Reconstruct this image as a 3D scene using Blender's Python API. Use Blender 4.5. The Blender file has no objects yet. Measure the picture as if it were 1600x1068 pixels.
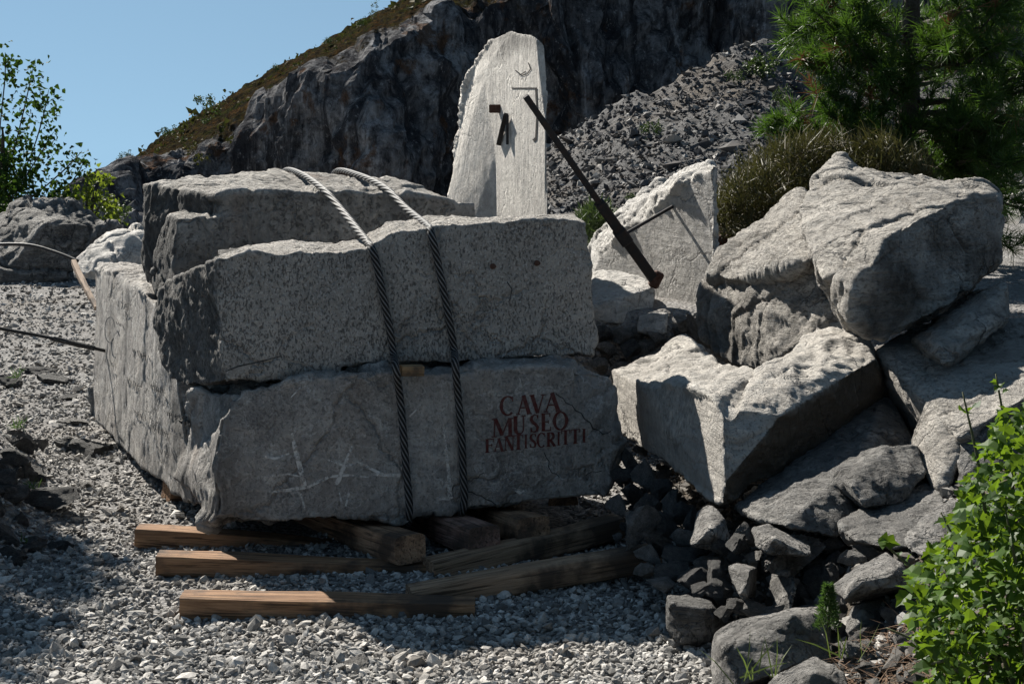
import bpy, bmesh, math, random
import numpy as np
from mathutils import Vector, Matrix, Euler
from mathutils.bvhtree import BVHTree

random.seed(7)
RNG = np.random.default_rng(7)
SC = bpy.context.scene
COL = SC.collection

# ------------------------------------------------------------------ camera
F = 2222.0
CAM = Vector((0.0, 0.0, 1.95))
PITCH = math.atan(304.0 / F)
cd = bpy.data.cameras.new('camera')
cam = bpy.data.objects.new('camera', cd)
COL.objects.link(cam)
cd.sensor_width = 36.0
cd.lens = F * 36.0 / 1600.0
cd.clip_start = 0.05
cd.clip_end = 3000.0
cam.location = CAM
cam.rotation_euler = (math.pi / 2 - PITCH, 0, 0)
SC.camera = cam

# ------------------------------------------------------------------ world, sun, exposure
SUN_EL = math.radians(40.0)
SUN_AZ = math.radians(-35.0)        # measured from +Y (straight ahead) towards +X; negative = left
sun_dir = Vector((math.sin(SUN_AZ) * math.cos(SUN_EL), math.cos(SUN_AZ) * math.cos(SUN_EL), math.sin(SUN_EL)))
W = bpy.data.worlds.new('World')
SC.world = W
W.use_nodes = True
wn = W.node_tree
wn.nodes.clear()
wo = wn.nodes.new('ShaderNodeOutputWorld')
wb = wn.nodes.new('ShaderNodeBackground')
ws = wn.nodes.new('ShaderNodeTexSky')
ws.sky_type = 'NISHITA'
ws.sun_disc = False
ws.sun_elevation = SUN_EL
ws.sun_rotation = SUN_AZ
ws.altitude = 600
ws.air_density = 1.0
ws.dust_density = 0.0
ws.ozone_density = 1.6
wtc = wn.nodes.new('ShaderNodeTexCoord')
wsep = wn.nodes.new('ShaderNodeSeparateXYZ')
wmx = wn.nodes.new('ShaderNodeMath'); wmx.operation = 'MAXIMUM'; wmx.inputs[1].default_value = 0.0
wcmb = wn.nodes.new('ShaderNodeCombineXYZ')
wn.links.new(wtc.outputs['Generated'], wsep.inputs[0])
wn.links.new(wsep.outputs[0], wcmb.inputs[0]); wn.links.new(wsep.outputs[1], wcmb.inputs[1])
wad = wn.nodes.new('ShaderNodeMath'); wad.operation = 'ADD'; wad.inputs[1].default_value = 0.32   # clear mountain air: the pale band at the horizon is thin
wnm = wn.nodes.new('ShaderNodeVectorMath'); wnm.operation = 'NORMALIZE'
wn.links.new(wsep.outputs[2], wmx.inputs[0]); wn.links.new(wmx.outputs[0], wad.inputs[0]); wn.links.new(wad.outputs[0], wcmb.inputs[2])
wn.links.new(wcmb.outputs[0], wnm.inputs[0]); wn.links.new(wnm.outputs[0], ws.inputs[0])
wtn = wn.nodes.new('ShaderNodeMixRGB'); wtn.blend_type = 'MULTIPLY'; wtn.inputs[0].default_value = 1.0; wtn.inputs[2].default_value = (0.96, 0.97, 0.80, 1)   # camera white balance set for the shade
wn.links.new(ws.outputs[0], wtn.inputs[1]); wn.links.new(wtn.outputs[0], wb.inputs[0])
wb.inputs[1].default_value = 0.0595
wn.links.new(wb.outputs[0], wo.inputs[0])

sd = bpy.data.lights.new('sun', 'SUN')
sd.energy = 5.0
sd.angle = math.radians(0.5)
sd.color = (1.0, 0.95, 0.865)
sun = bpy.data.objects.new('sun', sd)
COL.objects.link(sun)
sun.rotation_euler = sun_dir.to_track_quat('Z', 'Y').to_euler()
sun.location = (0, 0, 30)

SC.view_settings.view_transform = 'Standard'
SC.view_settings.look = 'None'
SC.view_settings.exposure = 1.2
SC.view_settings.gamma = 1.0
SC.view_settings.use_curve_mapping = False
SC.render.engine = 'CYCLES'
SC.cycles.max_bounces = 5
SC.cycles.diffuse_bounces = 3
SC.cycles.transparent_max_bounces = 8
SC.cycles.use_denoising = True

# ------------------------------------------------------------------ helpers
_cp, _sp = math.cos(PITCH), math.sin(PITCH)

def P(px, py, Y):
    """World point at ground distance Y that the photograph shows at pixel (px, py)."""
    a = (px - 800.0) / F
    b = (534.0 - py) / F
    dy = _cp + b * _sp
    dz = -_sp + b * _cp
    t = Y / dy
    return Vector((a * t, Y, CAM.z + dz * t))

def tag(o, label=None, cat=None, group=None, kind=None):
    if label: o['label'] = label
    if cat: o['category'] = cat
    if group: o['group'] = group
    if kind: o['kind'] = kind
    return o

def wmat(o):
    m = o.matrix_basis.copy()
    if o.parent is not None:
        m = wmat(o.parent) @ o.matrix_parent_inverse @ m
    return m

def mesh_obj(name, me, mat=None, parent=None, loc=None):
    o = bpy.data.objects.new(name, me)
    COL.objects.link(o)
    if mat is not None and not me.materials:
        me.materials.append(mat)
    if loc is not None:
        o.location = loc
    if parent is not None:
        o.parent = parent
        o.matrix_parent_inverse = wmat(parent).inverted()
    return o

def np_mesh(name, v, f, smooth=True):
    """Mesh from an (N,3) array and an (M,k) face array, all faces of one size."""
    me = bpy.data.meshes.new(name)
    v = np.ascontiguousarray(v, dtype=np.float32)
    f = np.ascontiguousarray(f, dtype=np.int32)
    k = f.shape[1]
    me.vertices.add(len(v))
    me.vertices.foreach_set('co', v.ravel())
    me.loops.add(f.size)
    me.loops.foreach_set('vertex_index', f.ravel())
    me.polygons.add(len(f))
    me.polygons.foreach_set('loop_start', np.arange(0, f.size, k, dtype=np.int32))
    me.update(calc_edges=True)
    if smooth:
        me.polygons.foreach_set('use_smooth', np.ones(len(f), dtype=bool))
    else:
        me.polygons.foreach_set('use_smooth', np.zeros(len(f), dtype=bool))
    me.update()
    return me

def get_co(me):
    a = np.empty(len(me.vertices) * 3, dtype=np.float32)
    me.vertices.foreach_get('co', a)
    return a.reshape(-1, 3).astype(np.float64)

def get_no(me):
    a = np.empty(len(me.vertices) * 3, dtype=np.float32)
    me.vertex_normals.foreach_get('vector', a)
    return a.reshape(-1, 3).astype(np.float64)

def set_attr(me, name, vals):
    at = me.attributes.new(name, 'FLOAT', 'POINT')
    at.data.foreach_set('value', np.ascontiguousarray(vals, dtype=np.float32))

# --- numpy noise
_perm = np.random.default_rng(3).permutation(256).astype(np.int64)
_perm = np.concatenate([_perm, _perm, _perm])
_g = np.random.default_rng(5).normal(size=(256, 3))
_g /= np.linalg.norm(_g, axis=1)[:, None]

def noise(p):
    p = np.asarray(p, dtype=np.float64)
    i = np.floor(p).astype(np.int64)
    f = p - i
    u = f * f * f * (f * (f * 6 - 15) + 10)
    i &= 255
    r = 0
    for dx in (0, 1):
        wx = u[:, 0] if dx else 1 - u[:, 0]
        hx = _perm[(i[:, 0] + dx) & 255]
        for dy in (0, 1):
            wy = u[:, 1] if dy else 1 - u[:, 1]
            hy = _perm[hx + ((i[:, 1] + dy) & 255)]
            for dz in (0, 1):
                wz = u[:, 2] if dz else 1 - u[:, 2]
                h = _perm[hy + ((i[:, 2] + dz) & 255)]
                g = _g[h]
                r = r + wx * wy * wz * (g[:, 0] * (f[:, 0] - dx) + g[:, 1] * (f[:, 1] - dy) + g[:, 2] * (f[:, 2] - dz))
    return r * 1.6

def fbm(p, octv=4, gain=0.5, ridged=False):
    s = 0; a = 1.0; q = np.asarray(p, dtype=np.float64); tot = 0
    for k in range(octv):
        n = noise(q + 17.3 * k)
        if ridged: n = 1 - 2 * np.abs(n)
        s = s + a * n; tot += a
        a *= gain; q = q * 2.03
    return s / tot

def facets(p, seed=0):
    """Cellular facets: every cell is a tilted plane, as rock breaks."""
    p = np.asarray(p, dtype=np.float64)
    i = np.floor(p).astype(np.int64)
    best = np.full(len(p), 1e9); val = np.zeros(len(p)); sec = np.full(len(p), 1e9)
    for dx in (-1, 0, 1):
        for dy in (-1, 0, 1):
            for dz in (-1, 0, 1):
                c = i + (dx, dy, dz)
                h = _perm[(_perm[(_perm[(c[:, 0] + seed) & 255] + c[:, 1]) & 255] + c[:, 2]) & 255]
                fp = c + 0.5 + 0.42 * _g[h]
                d = p - fp
                d2 = (d * d).sum(1)
                m = d2 < best
                sec = np.where(m, best, np.minimum(sec, d2))
                g2 = _g[(h * 7 + 13) & 255]
                val = np.where(m, (d * g2).sum(1) + 0.35 * g2[:, 0], val)
                best = np.where(m, d2, best)
    return val, np.sqrt(sec) - np.sqrt(best)

def crease(p, seed=0):
    """Continuous noise made of flat facets meeting in sharp creases (linear on a simplex lattice)."""
    p = np.asarray(p, dtype=np.float64) @ CREASE_R
    i = np.floor(p).astype(np.int64); f = p - i
    o = np.argsort(-f, axis=1)
    fs = np.take_along_axis(f, o, 1)
    def h(c):
        return _gv[_perm[(_perm[(_perm[(c[:, 0] + seed) & 255] + c[:, 1]) & 255] + c[:, 2]) & 255]]
    c = i.copy(); r = h(c) * (1 - fs[:, 0])
    ar = np.arange(len(p))
    for k in range(3):
        c[ar, o[:, k]] += 1
        nxt = fs[:, k + 1] if k < 2 else 0.0
        r = r + h(c) * (fs[:, k] - nxt)
    return r
_gv = np.random.default_rng(11).uniform(-1, 1, 256)
CREASE_R = np.array(Euler((0.7, 0.5, 1.1)).to_matrix())

def cells(p, seed=0):
    """Per-cell constant and distance to the nearest cell border: broken steps and the cracks between them."""
    p = np.asarray(p, dtype=np.float64)
    i = np.floor(p).astype(np.int64)
    best = np.full(len(p), 1e9); sec = np.full(len(p), 1e9); val = np.zeros(len(p))
    for dx in (-1, 0, 1):
        for dy in (-1, 0, 1):
            for dz in (-1, 0, 1):
                c = i + (dx, dy, dz)
                h = _perm[(_perm[(_perm[(c[:, 0] + seed) & 255] + c[:, 1]) & 255] + c[:, 2]) & 255]
                d = p - (c + 0.5 + 0.42 * _g[h])
                d2 = (d * d).sum(1); m = d2 < best
                sec = np.where(m, best, np.minimum(sec, d2))
                val = np.where(m, _gv[(h * 5 + 3) & 255], val); best = np.where(m, d2, best)
    return val, np.sqrt(sec) - np.sqrt(best)

def smooth_co(co, edges, it):
    n = len(co)
    e0, e1 = edges[:, 0], edges[:, 1]
    cnt = np.bincount(e0, minlength=n) + np.bincount(e1, minlength=n)
    cnt = np.maximum(cnt, 1)
    q = co.copy()
    for _ in range(it):
        s = np.empty_like(q)
        for k in range(3):
            s[:, k] = np.bincount(e0, q[e1, k], n) + np.bincount(e1, q[e0, k], n)
        q = 0.5 * q + 0.5 * s / cnt[:, None]
    return q

def hull_into(bm, pts):
    vs = [bm.verts.new(p) for p in pts]
    r = bmesh.ops.convex_hull(bm, input=vs)
    junk = [g for g in set(r['geom_interior'] + r['geom_unused']) if isinstance(g, bmesh.types.BMVert) and g.is_valid]
    if junk:
        bmesh.ops.delete(bm, geom=junk, context='VERTS')

def prism_into(bm, outline, shift, back=None):
    """Closed solid: outline (any simple polygon, 3D) and its copy moved by shift."""
    a = [bm.verts.new(p) for p in outline]
    if back is None:
        back = [Vector(p) + Vector(shift) for p in outline]
    b = [bm.verts.new(p) for p in back]
    n = len(a)
    fa = bm.faces.new(a); fb = bm.faces.new(list(reversed(b)))
    fs = [fa, fb]
    for k in range(n):
        fs.append(bm.faces.new((a[(k + 1) % n], a[k], b[k], b[(k + 1) % n])))
    bmesh.ops.triangulate(bm, faces=fs)
    bmesh.ops.recalc_face_normals(bm, faces=bm.faces)

def remesh(bm, vox):
    me = bpy.data.meshes.new('tmp')
    bmesh.ops.recalc_face_normals(bm, faces=bm.faces)
    bm.to_mesh(me); bm.free()
    o = bpy.data.objects.new('tmp', me)
    COL.objects.link(o)
    m = o.modifiers.new('r', 'REMESH')
    m.mode = 'VOXEL'; m.voxel_size = vox; m.use_smooth_shade = True
    dg = bpy.context.evaluated_depsgraph_get()
    dg.update()
    ev = o.evaluated_get(dg)
    out = bpy.data.meshes.new_from_object(ev)
    bpy.data.objects.remove(o); bpy.data.meshes.remove(me)
    return out

def rock(name, build, mat, vox=0.016, wear=10, wear_amt=0.7, big=(0.02, 1.6), fac=(0.02, 2.5), fine=(0.006, 9.0),
         ridge=(0.0, 8.0), streak=None, seed=0, patina=None, sawn=None, sawn_k=0.12, parent=None, cuts=7, cut_d=(0.004, 0.022), kfn=None, step=(0.0, 2.0), step_dir=None):
    """Solid(s) -> fine mesh with worn edges, broken facets and grain. `sawn`: direction(s) whose faces stay flat."""
    bm = bmesh.new()
    build(bm)
    me = remesh(bm, vox)
    me.name = name
    co = get_co(me)
    ne = len(me.edges)
    ed = np.empty(ne * 2, dtype=np.int32); me.edges.foreach_get('vertices', ed); ed = ed.reshape(-1, 2)
    no = get_no(me)
    if cuts:                                    # knock flakes off the edges: flat secondary facets
        rr = np.random.default_rng(seed + 900)
        sm0 = smooth_co(co, ed, 12)
        cv = ((co - sm0) * no).sum(1)
        ns = smooth_co(no, ed, 14); ns /= np.linalg.norm(ns, axis=1)[:, None] + 1e-9
        cand = np.argsort(-cv)[:max(50, len(co) // 12)]
        for _ in range(cuts):
            i = rr.choice(cand)
            n_ = ns[i] + rr.normal(size=3) * 0.22; n_ /= np.linalg.norm(n_)
            o_ = co[i] @ n_ - rr.uniform(*cut_d)
            s_ = co @ n_ - o_
            m_ = s_ > 0
            if np.linalg.norm(co[m_] - co[i], axis=1).max() > 0.55: continue
            co[m_] -= np.outer(s_[m_], n_)
        me.vertices.foreach_set('co', co.astype(np.float32).ravel()); me.update()
        no = get_no(me)
    off = np.array([seed * 3.17, seed * 1.31, seed * 7.7])
    sm = smooth_co(co, ed, max(2, wear // 2))
    nn = noise(co * 5.0 + off) * 0.6 + noise(co * 14.0 + off) * 0.5
    w = np.clip(wear_amt * (0.6 + 1.1 * nn), 0, 1.0)[:, None]
    w = w * 0.8
    q = co * (1 - w) + sm * w
    # how strongly each point is roughened
    k = np.ones(len(co))
    if sawn:
        nsm = smooth_co(no, ed, 6)
        nsm /= np.linalg.norm(nsm, axis=1)[:, None] + 1e-9
        for d in sawn:
            d = np.array(d, dtype=float); d /= np.linalg.norm(d)
            k = np.minimum(k, 1 - (1 - sawn_k) * np.clip(((nsm @ d) - 0.86) / 0.08, 0, 1))
    if kfn is not None: k = k * kfn(co, no)
    disp = big[0] * fbm(co * big[1] + off, 3)
    if fac[0]:
        warp = np.stack([noise(co * 3 + off + 5), noise(co * 3 + off + 9), noise(co * 3 + off + 13)], 1) * 0.12
        c0 = co + warp * 0.5
        disp = disp + fac[0] * (1.3 * crease(c0 * fac[1] + off, seed) + 0.7 * crease(c0 * fac[1] * 2.3 + off, seed + 5) + 0.4 * crease(c0 * fac[1] * 5.1 + off, seed + 9))
    if fine[0]:
        disp = disp + fine[0] * fbm(co * fine[1] + off, 4, 0.6)
    if ridge[0]:
        disp = disp + ridge[0] * fbm(co * ridge[1] + off, 3, 0.55, ridged=True)
    if streak:
        amp, d, sc, ratio = streak          # layered grain: fast along d, slow across
        d = np.array(d, dtype=float); d /= np.linalg.norm(d)
        al = co @ d
        qq = co * sc / ratio + np.outer(al * sc * (1 - 1 / ratio), d)
        disp = disp + amp * fbm(qq + off, 3, 0.6, ridged=True)
    cellv = np.zeros(len(co))
    if step[0]:                                 # layers broken off at different depths, cracks between them
        wq = co + 0.10 * np.stack([noise(co * 2.2 + off + 40), noise(co * 2.2 + off + 50), noise(co * 2.2 + off + 60)], 1) + 0.02 * np.stack([noise(co * 9 + off), noise(co * 9 + off + 7), noise(co * 9 + off + 9)], 1)
        if step_dir is not None:
            sdv = np.array(step_dir, dtype=float); sdv /= np.linalg.norm(sdv)
            wq = wq - np.outer(wq @ sdv * 0.6, sdv)
        cellv, ce = cells(wq * step[1] + off, seed)
        c2, ce2 = cells(wq * step[1] * 2.7 + off + 5, seed + 3)
        disp = disp + step[0] * (cellv + 0.4 * c2) - step[0] * 0.8 * np.exp(-(ce / 0.035) ** 2)
        cellv = np.clip(0.6 * cellv + 0.5 * c2, -1, 1) + 0.9 * np.exp(-(ce / 0.03) ** 2)
    q = q + no * (disp * k)[:, None]
    me.vertices.foreach_set('co', q.astype(np.float32).ravel())
    me.update()
    q2 = smooth_co(q, ed, 5)
    curv = ((q - q2) * no).sum(1) / vox
    set_attr(me, 'edge', np.clip(curv * 0.9 - 0.1, 0, 1))
    if patina is not None:
        set_attr(me, 'patina', np.clip(patina(co, no) + 0.13 * cellv * (k > 0.5), 0, 1))
    lo = q.min(0); hi = q.max(0)
    base = Vector(((lo[0] + hi[0]) / 2, (lo[1] + hi[1]) / 2, lo[2]))
    me.vertices.foreach_set('co', (q - np.array(base)).astype(np.float32).ravel())
    me.polygons.foreach_set('use_smooth', np.ones(len(me.polygons), dtype=bool))
    me.update()
    o = mesh_obj(name, me, mat, None, base)
    return o

def bvh_of(o):
    me = o.data
    v = [Vector(c) + o.location for c in get_co(me)]
    return BVHTree.FromPolygons(v, [tuple(p.vertices) for p in me.polygons])

def hit_px(bvh, px, py, lift=0.002):
    """Point on a surface seen from the viewpoint at (px, py), lifted along its normal."""
    d = (P(px, py, 10.0) - CAM).normalized()
    h, n, i, dist = bvh.ray_cast(CAM, d)
    if h is None:
        return None
    return h + n * lift

# --- materials
class NT:
    def __init__(s, name):
        s.m = bpy.data.materials.new(name); s.m.use_nodes = True
        s.t = s.m.node_tree; s.t.nodes.clear()
        s.out = s.t.nodes.new('ShaderNodeOutputMaterial')
    def n(s, typ, **kw):
        nd = s.t.nodes.new('ShaderNode' + typ)
        for k, v in kw.items():
            if k in ('operation', 'blend_type', 'data_type', 'attribute_name', 'feature', 'noise_dimensions', 'distance', 'vector_type', 'clamp', 'noise_type'):
                setattr(nd, k, v)
            else:
                s.set(nd, k, v)
        return nd
    def set(s, nd, k, v):
        k2 = int(k[1:]) if k[0] == 'i' and k[1:].isdigit() else k
        inp = nd.inputs[k2]
        if isinstance(v, bpy.types.NodeSocket): s.t.links.new(v, inp)
        elif isinstance(v, bpy.types.Node): s.t.links.new(v.outputs[0], inp)
        else: inp.default_value = v
    def ramp(s, fac, stops):
        r = s.t.nodes.new('ShaderNodeValToRGB')
        s.t.links.new(fac if isinstance(fac, bpy.types.NodeSocket) else fac.outputs[0], r.inputs[0])
        el = r.color_ramp.elements
        while len(el) < len(stops): el.new(0.5)
        for e, (p, c) in zip(el, stops):
            e.position = p
            e.color = (c, c, c, 1) if isinstance(c, (int, float)) else (*c, 1)
        return r.outputs[0]
    def mix(s, fac, a, b, mode='MIX'):
        m = s.t.nodes.new('ShaderNodeMixRGB'); m.blend_type = mode
        for k, v in ((0, fac), (1, a), (2, b)):
            if isinstance(v, bpy.types.NodeSocket): s.t.links.new(v, m.inputs[k])
            elif isinstance(v, (int, float)): m.inputs[k].default_value = v if k == 0 else (v, v, v, 1)
            else: m.inputs[k].default_value = (*v, 1)
        return m.outputs[0]
    def math(s, op, a, b=0.0, c=None, clamp=False):
        m = s.t.nodes.new('ShaderNodeMath'); m.operation = op; m.use_clamp = clamp
        for k, v in ((0, a), (1, b)) + (((2, c),) if c is not None else ()):
            if isinstance(v, bpy.types.NodeSocket): s.t.links.new(v, m.inputs[k])
            else: m.inputs[k].default_value = v
        return m.outputs[0]
    def noise(s, vec, scale, detail=6, rough=0.6, dist=0.0):
        nd = s.t.nodes.new('ShaderNodeTexNoise')
        if vec is not None: s.t.links.new(vec, nd.inputs['Vector'])
        nd.inputs['Scale'].default_value = scale; nd.inputs['Detail'].default_value = detail
        nd.inputs['Roughness'].default_value = rough; nd.inputs['Distortion'].default_value = dist
        return nd.outputs['Fac'], nd.outputs['Color']
    def mapping(s, vec, rot=(0, 0, 0), scale=(1, 1, 1), loc=(0, 0, 0)):
        m = s.t.nodes.new('ShaderNodeMapping')
        s.t.links.new(vec, m.inputs['Vector'])
        m.inputs['Rotation'].default_value = rot; m.inputs['Scale'].default_value = scale; m.inputs['Location'].default_value = loc
        return m.outputs[0]
    def bump(s, h, strength, dist, normal=None):
        b = s.t.nodes.new('ShaderNodeBump')
        s.t.links.new(h, b.inputs['Height'])
        b.inputs['Strength'].default_value = strength; b.inputs['Distance'].default_value = dist
        if normal is not None: s.t.links.new(normal, b.inputs['Normal'])
        return b.outputs[0]
    def finish(s, col, rough=0.85, normal=None, metallic=0.0, spec=0.3, trans=None):
        b = s.t.nodes.new('ShaderNodeBsdfPrincipled')
        for k, v in (('Base Color', col), ('Roughness', rough), ('Metallic', metallic), ('Specular IOR Level', spec)):
            if isinstance(v, bpy.types.NodeSocket): s.t.links.new(v, b.inputs[k])
            elif k == 'Base Color': b.inputs[k].default_value = (*v, 1)
            else: b.inputs[k].default_value = v
        if normal is not None: s.t.links.new(normal, b.inputs['Normal'])
        sh = b.outputs[0]
        if trans is not None:
            tcol, amt = trans
            tl = s.t.nodes.new('ShaderNodeBsdfTranslucent')
            if isinstance(tcol, bpy.types.NodeSocket): s.t.links.new(tcol, tl.inputs[0])
            else: tl.inputs[0].default_value = (*tcol, 1)
            mx = s.t.nodes.new('ShaderNodeMixShader'); mx.inputs[0].default_value = amt
            s.t.links.new(sh, mx.inputs[1]); s.t.links.new(tl.outputs[0], mx.inputs[2]); sh = mx.outputs[0]
        s.t.links.new(sh, s.out.inputs[0])
        return s.m
    def coord(s, which='Object'):
        return s.t.nodes.new('ShaderNodeTexCoord').outputs[which]

def marble(name, light=(0.46, 0.45, 0.43), dark=(0.2, 0.2, 0.2), pit=0.35, pit_scale=45.0, pit_stretch=(1, 1, 1), pit_rot=(0, 0, 0), pit_lo=0.56, pit_var=0.3,
           vein=0.35, vein_scale=2.2, crack=0.5, crack_scale=2.0, streak=0.0, st_rot=(0, 0, 0), st_scale=(1, 1, 12),
           speck=0.0, pat=(0.05, 0.048, 0.045), edge=(0.6, 0.58, 0.55), edge_amt=0.5, bump=0.5, fine_b=1.0, lvein=0.25, stain=0.0, stain_col=(0.22, 0.15, 0.10)):
    t = NT(name)
    v = t.coord()
    n1, c1 = t.noise(v, 1.9, 9, 0.62)
    col = t.mix(t.ramp(n1, [(0.36, 0.0), (0.66, 1.0)]), dark, light)
    n2, _ = t.noise(v, 17.0, 8, 0.7)
    col = t.mix(t.ramp(n2, [(0.34, 0.9), (0.62, 0.0)]), col, t.mix(0.75, col, tuple(x * 0.6 for x in dark)))
    h = t.math('MULTIPLY', n2, 0.5)
    if streak:
        sv = t.mapping(v, st_rot, st_scale)
        s1, _ = t.noise(sv, 2.6, 8, 0.65, 0.3)
        sf = t.ramp(s1, [(0.40, 1.0), (0.52, 0.15), (0.62, 0.0)])
        col = t.mix(t.math('MULTIPLY', sf, streak), col, t.mix(0.25, dark, (0.1, 0.1, 0.1)))
        h = t.math('SUBTRACT', h, t.math('MULTIPLY', sf, 0.35))
    # warped cell borders: hairline cracks and veins
    wv = t.n('VectorMath', operation='ADD')
    _, cw = t.noise(v, 3.2, 5, 0.6)
    sc = t.n('VectorMath', operation='SCALE'); t.t.links.new(cw, sc.inputs[0]); sc.inputs['Scale'].default_value = 0.42
    t.t.links.new(v, wv.inputs[0]); t.t.links.new(sc.outputs[0], wv.inputs[1])
    vo = t.n('TexVoronoi', feature='DISTANCE_TO_EDGE'); t.t.links.new(wv.outputs[0], vo.inputs['Vector']); vo.inputs['Scale'].default_value = crack_scale
    nm, _ = t.noise(v, 1.3, 3, 0.5)
    msk = t.ramp(nm, [(0.42, 0.0), (0.58, 1.0)])
    cf = t.math('MULTIPLY', t.ramp(vo.outputs['Distance'], [(0.0, 1.0), (0.012, 0.6), (0.03, 0.0)]), msk)
    col = t.mix(t.math('MULTIPLY', cf, crack), col, (0.035, 0.035, 0.035))
    h = t.math('SUBTRACT', h, t.math('MULTIPLY', cf, 0.8))
    vv, _ = t.noise(wv.outputs[0], vein_scale, 6, 0.55, 1.2)
    vf = t.ramp(t.math('ABSOLUTE', t.math('SUBTRACT', vv, 0.5)), [(0.0, 1.0), (0.025, 0.35), (0.07, 0.0)])
    col = t.mix(t.math('MULTIPLY', vf, vein), col, t.mix(0.35, dark, (0.1, 0.11, 0.13)))
    lv, _ = t.noise(t.mapping(wv.outputs[0], (0.4, 0.9, 0.3), (1.0, 1.0, 2.2)), 3.1, 4, 0.5, 0.8)
    lf = t.ramp(t.math('ABSOLUTE', t.math('SUBTRACT', lv, 0.5)), [(0.0, 1.0), (0.010, 0.5), (0.026, 0.0)])
    col = t.mix(t.math('MULTIPLY', lf, lvein), col, edge)
    if pit:
        pv = t.mapping(v, pit_rot, pit_stretch)
        p1, _ = t.noise(pv, pit_scale, 4, 0.62, 0.4)
        pm, _ = t.noise(v, 2.3, 4, 0.6)
        thr = t.math('ADD', p1, t.math('MULTIPLY', t.math('SUBTRACT', pm, 0.5), pit_var))
        pf = t.ramp(thr, [(pit_lo, 0.0), (pit_lo + 0.06, 1.0)])
        col = t.mix(t.math('MULTIPLY', pf, pit), col, (0.03, 0.03, 0.03))
        h = t.math('SUBTRACT', h, t.math('MULTIPLY', pf, 0.7))
    if speck:
        p2, _ = t.noise(v, 80.0, 2, 0.5)
        col = t.mix(t.math('MULTIPLY', t.ramp(p2, [(0.58, 0.0), (0.66, 1.0)]), speck), col, edge)
    if stain:
        s2, _ = t.noise(t.mapping(v, (0, 0, 0), (1.6, 1.6, 0.7), (3, 1, 7)), 1.5, 6, 0.65)
        col = t.mix(t.math('MULTIPLY', t.ramp(s2, [(0.55, 0.0), (0.7, 1.0)]), stain), col, stain_col)
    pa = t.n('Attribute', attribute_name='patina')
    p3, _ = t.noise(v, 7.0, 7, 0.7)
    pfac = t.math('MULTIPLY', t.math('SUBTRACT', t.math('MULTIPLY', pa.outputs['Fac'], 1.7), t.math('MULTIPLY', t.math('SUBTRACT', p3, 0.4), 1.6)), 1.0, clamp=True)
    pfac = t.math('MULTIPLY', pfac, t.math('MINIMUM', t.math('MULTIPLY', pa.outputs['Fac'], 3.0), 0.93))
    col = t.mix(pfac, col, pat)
    ea = t.n('Attribute', attribute_name='edge')
    col = t.mix(t.math('MULTIPLY', ea.outputs['Fac'], edge_amt), col, edge)
    f1, _ = t.noise(v, 120.0, 5, 0.7)
    h = t.math('ADD', h, t.math('MULTIPLY', f1, 0.25 * fine_b))
    f2, _ = t.noise(v, 36.0, 7, 0.75)
    h = t.math('ADD', h, t.math('MULTIPLY', f2, 0.55 * fine_b))
    nrm = t.bump(h, min(1.0, bump * 1.4), 0.055)
    return t.finish(col, 0.86, nrm, spec=0.25)

# ================================================================== SETTING
def sstep(a, b, x):
    t = np.clip((x - a) / (b - a), 0, 1)
    return t * t * (3 - 2 * t)

def ground_h(x, y, detail=True):
    x = np.asarray(x, dtype=float); y = np.asarray(y, dtype=float)
    h = np.zeros_like(x)
    # rising bank of rubble on the right, terrace behind the blocks
    rb = sstep(0.55, 2.3, x - 0.10 * (y - 5.0)) * (1 - sstep(9.0, 12.0, y)) * 0.72
    ter = sstep(9.35, 9.75, y - np.maximum(0, 0.3 - x) * 1.3) * 0.84 * sstep(-2.2, -0.8, x)
    h = np.maximum(h, np.maximum(rb, ter))
    # dark bank at the left edge
    h = h + 0.55 * sstep(-2.15, -3.1, x + 0.10 * (y - 6.0)) * sstep(4.6, 6.0, y) * (1 - sstep(7.6, 9.2, y))
    h = h + 0.02 * (y > 5) * np.clip(y - 9, 0, 12) * sstep(-1.5, -4, x) * 0.3
    # the yard ends and drops to the valley
    h = h - 11.0 * sstep(24, 42, y) - 30 * sstep(60, 500, y)
    h = h - 12.0 * sstep(13, 40, -x) - 12.0 * sstep(16, 45, x) * (1 - sstep(16, 40, y))
    if detail:
        p = np.stack([x.ravel(), y.ravel(), np.zeros(x.size)], 1)
        h = h + (0.022 * fbm(p * 0.9, 4) + 0.008 * noise(p * 6)).reshape(x.shape)
    return h

def gh(x, y):
    return float(ground_h(np.array([x]), np.array([y]))[0])

def graded(lo, hi, near_lo, near_hi, step, grow):
    mid = list(np.arange(near_lo, near_hi + step, step))
    s = step; a = near_hi + step
    while a < hi:
        mid.append(a); s *= grow; a += s
    mid.append(hi)
    s = step; a = near_lo - step; pre = []
    while a > lo:
        pre.append(a); s *= grow; a -= s
    pre.append(lo)
    return np.array(pre[::-1] + mid)

def grid_faces(nx, ny):
    i = np.arange(nx - 1); j = np.arange(ny - 1)
    I, J = np.meshgrid(i, j, indexing='xy')
    a = (J * nx + I).ravel()
    return np.stack([a, a + 1, a + nx + 1, a + nx], 1)

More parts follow.
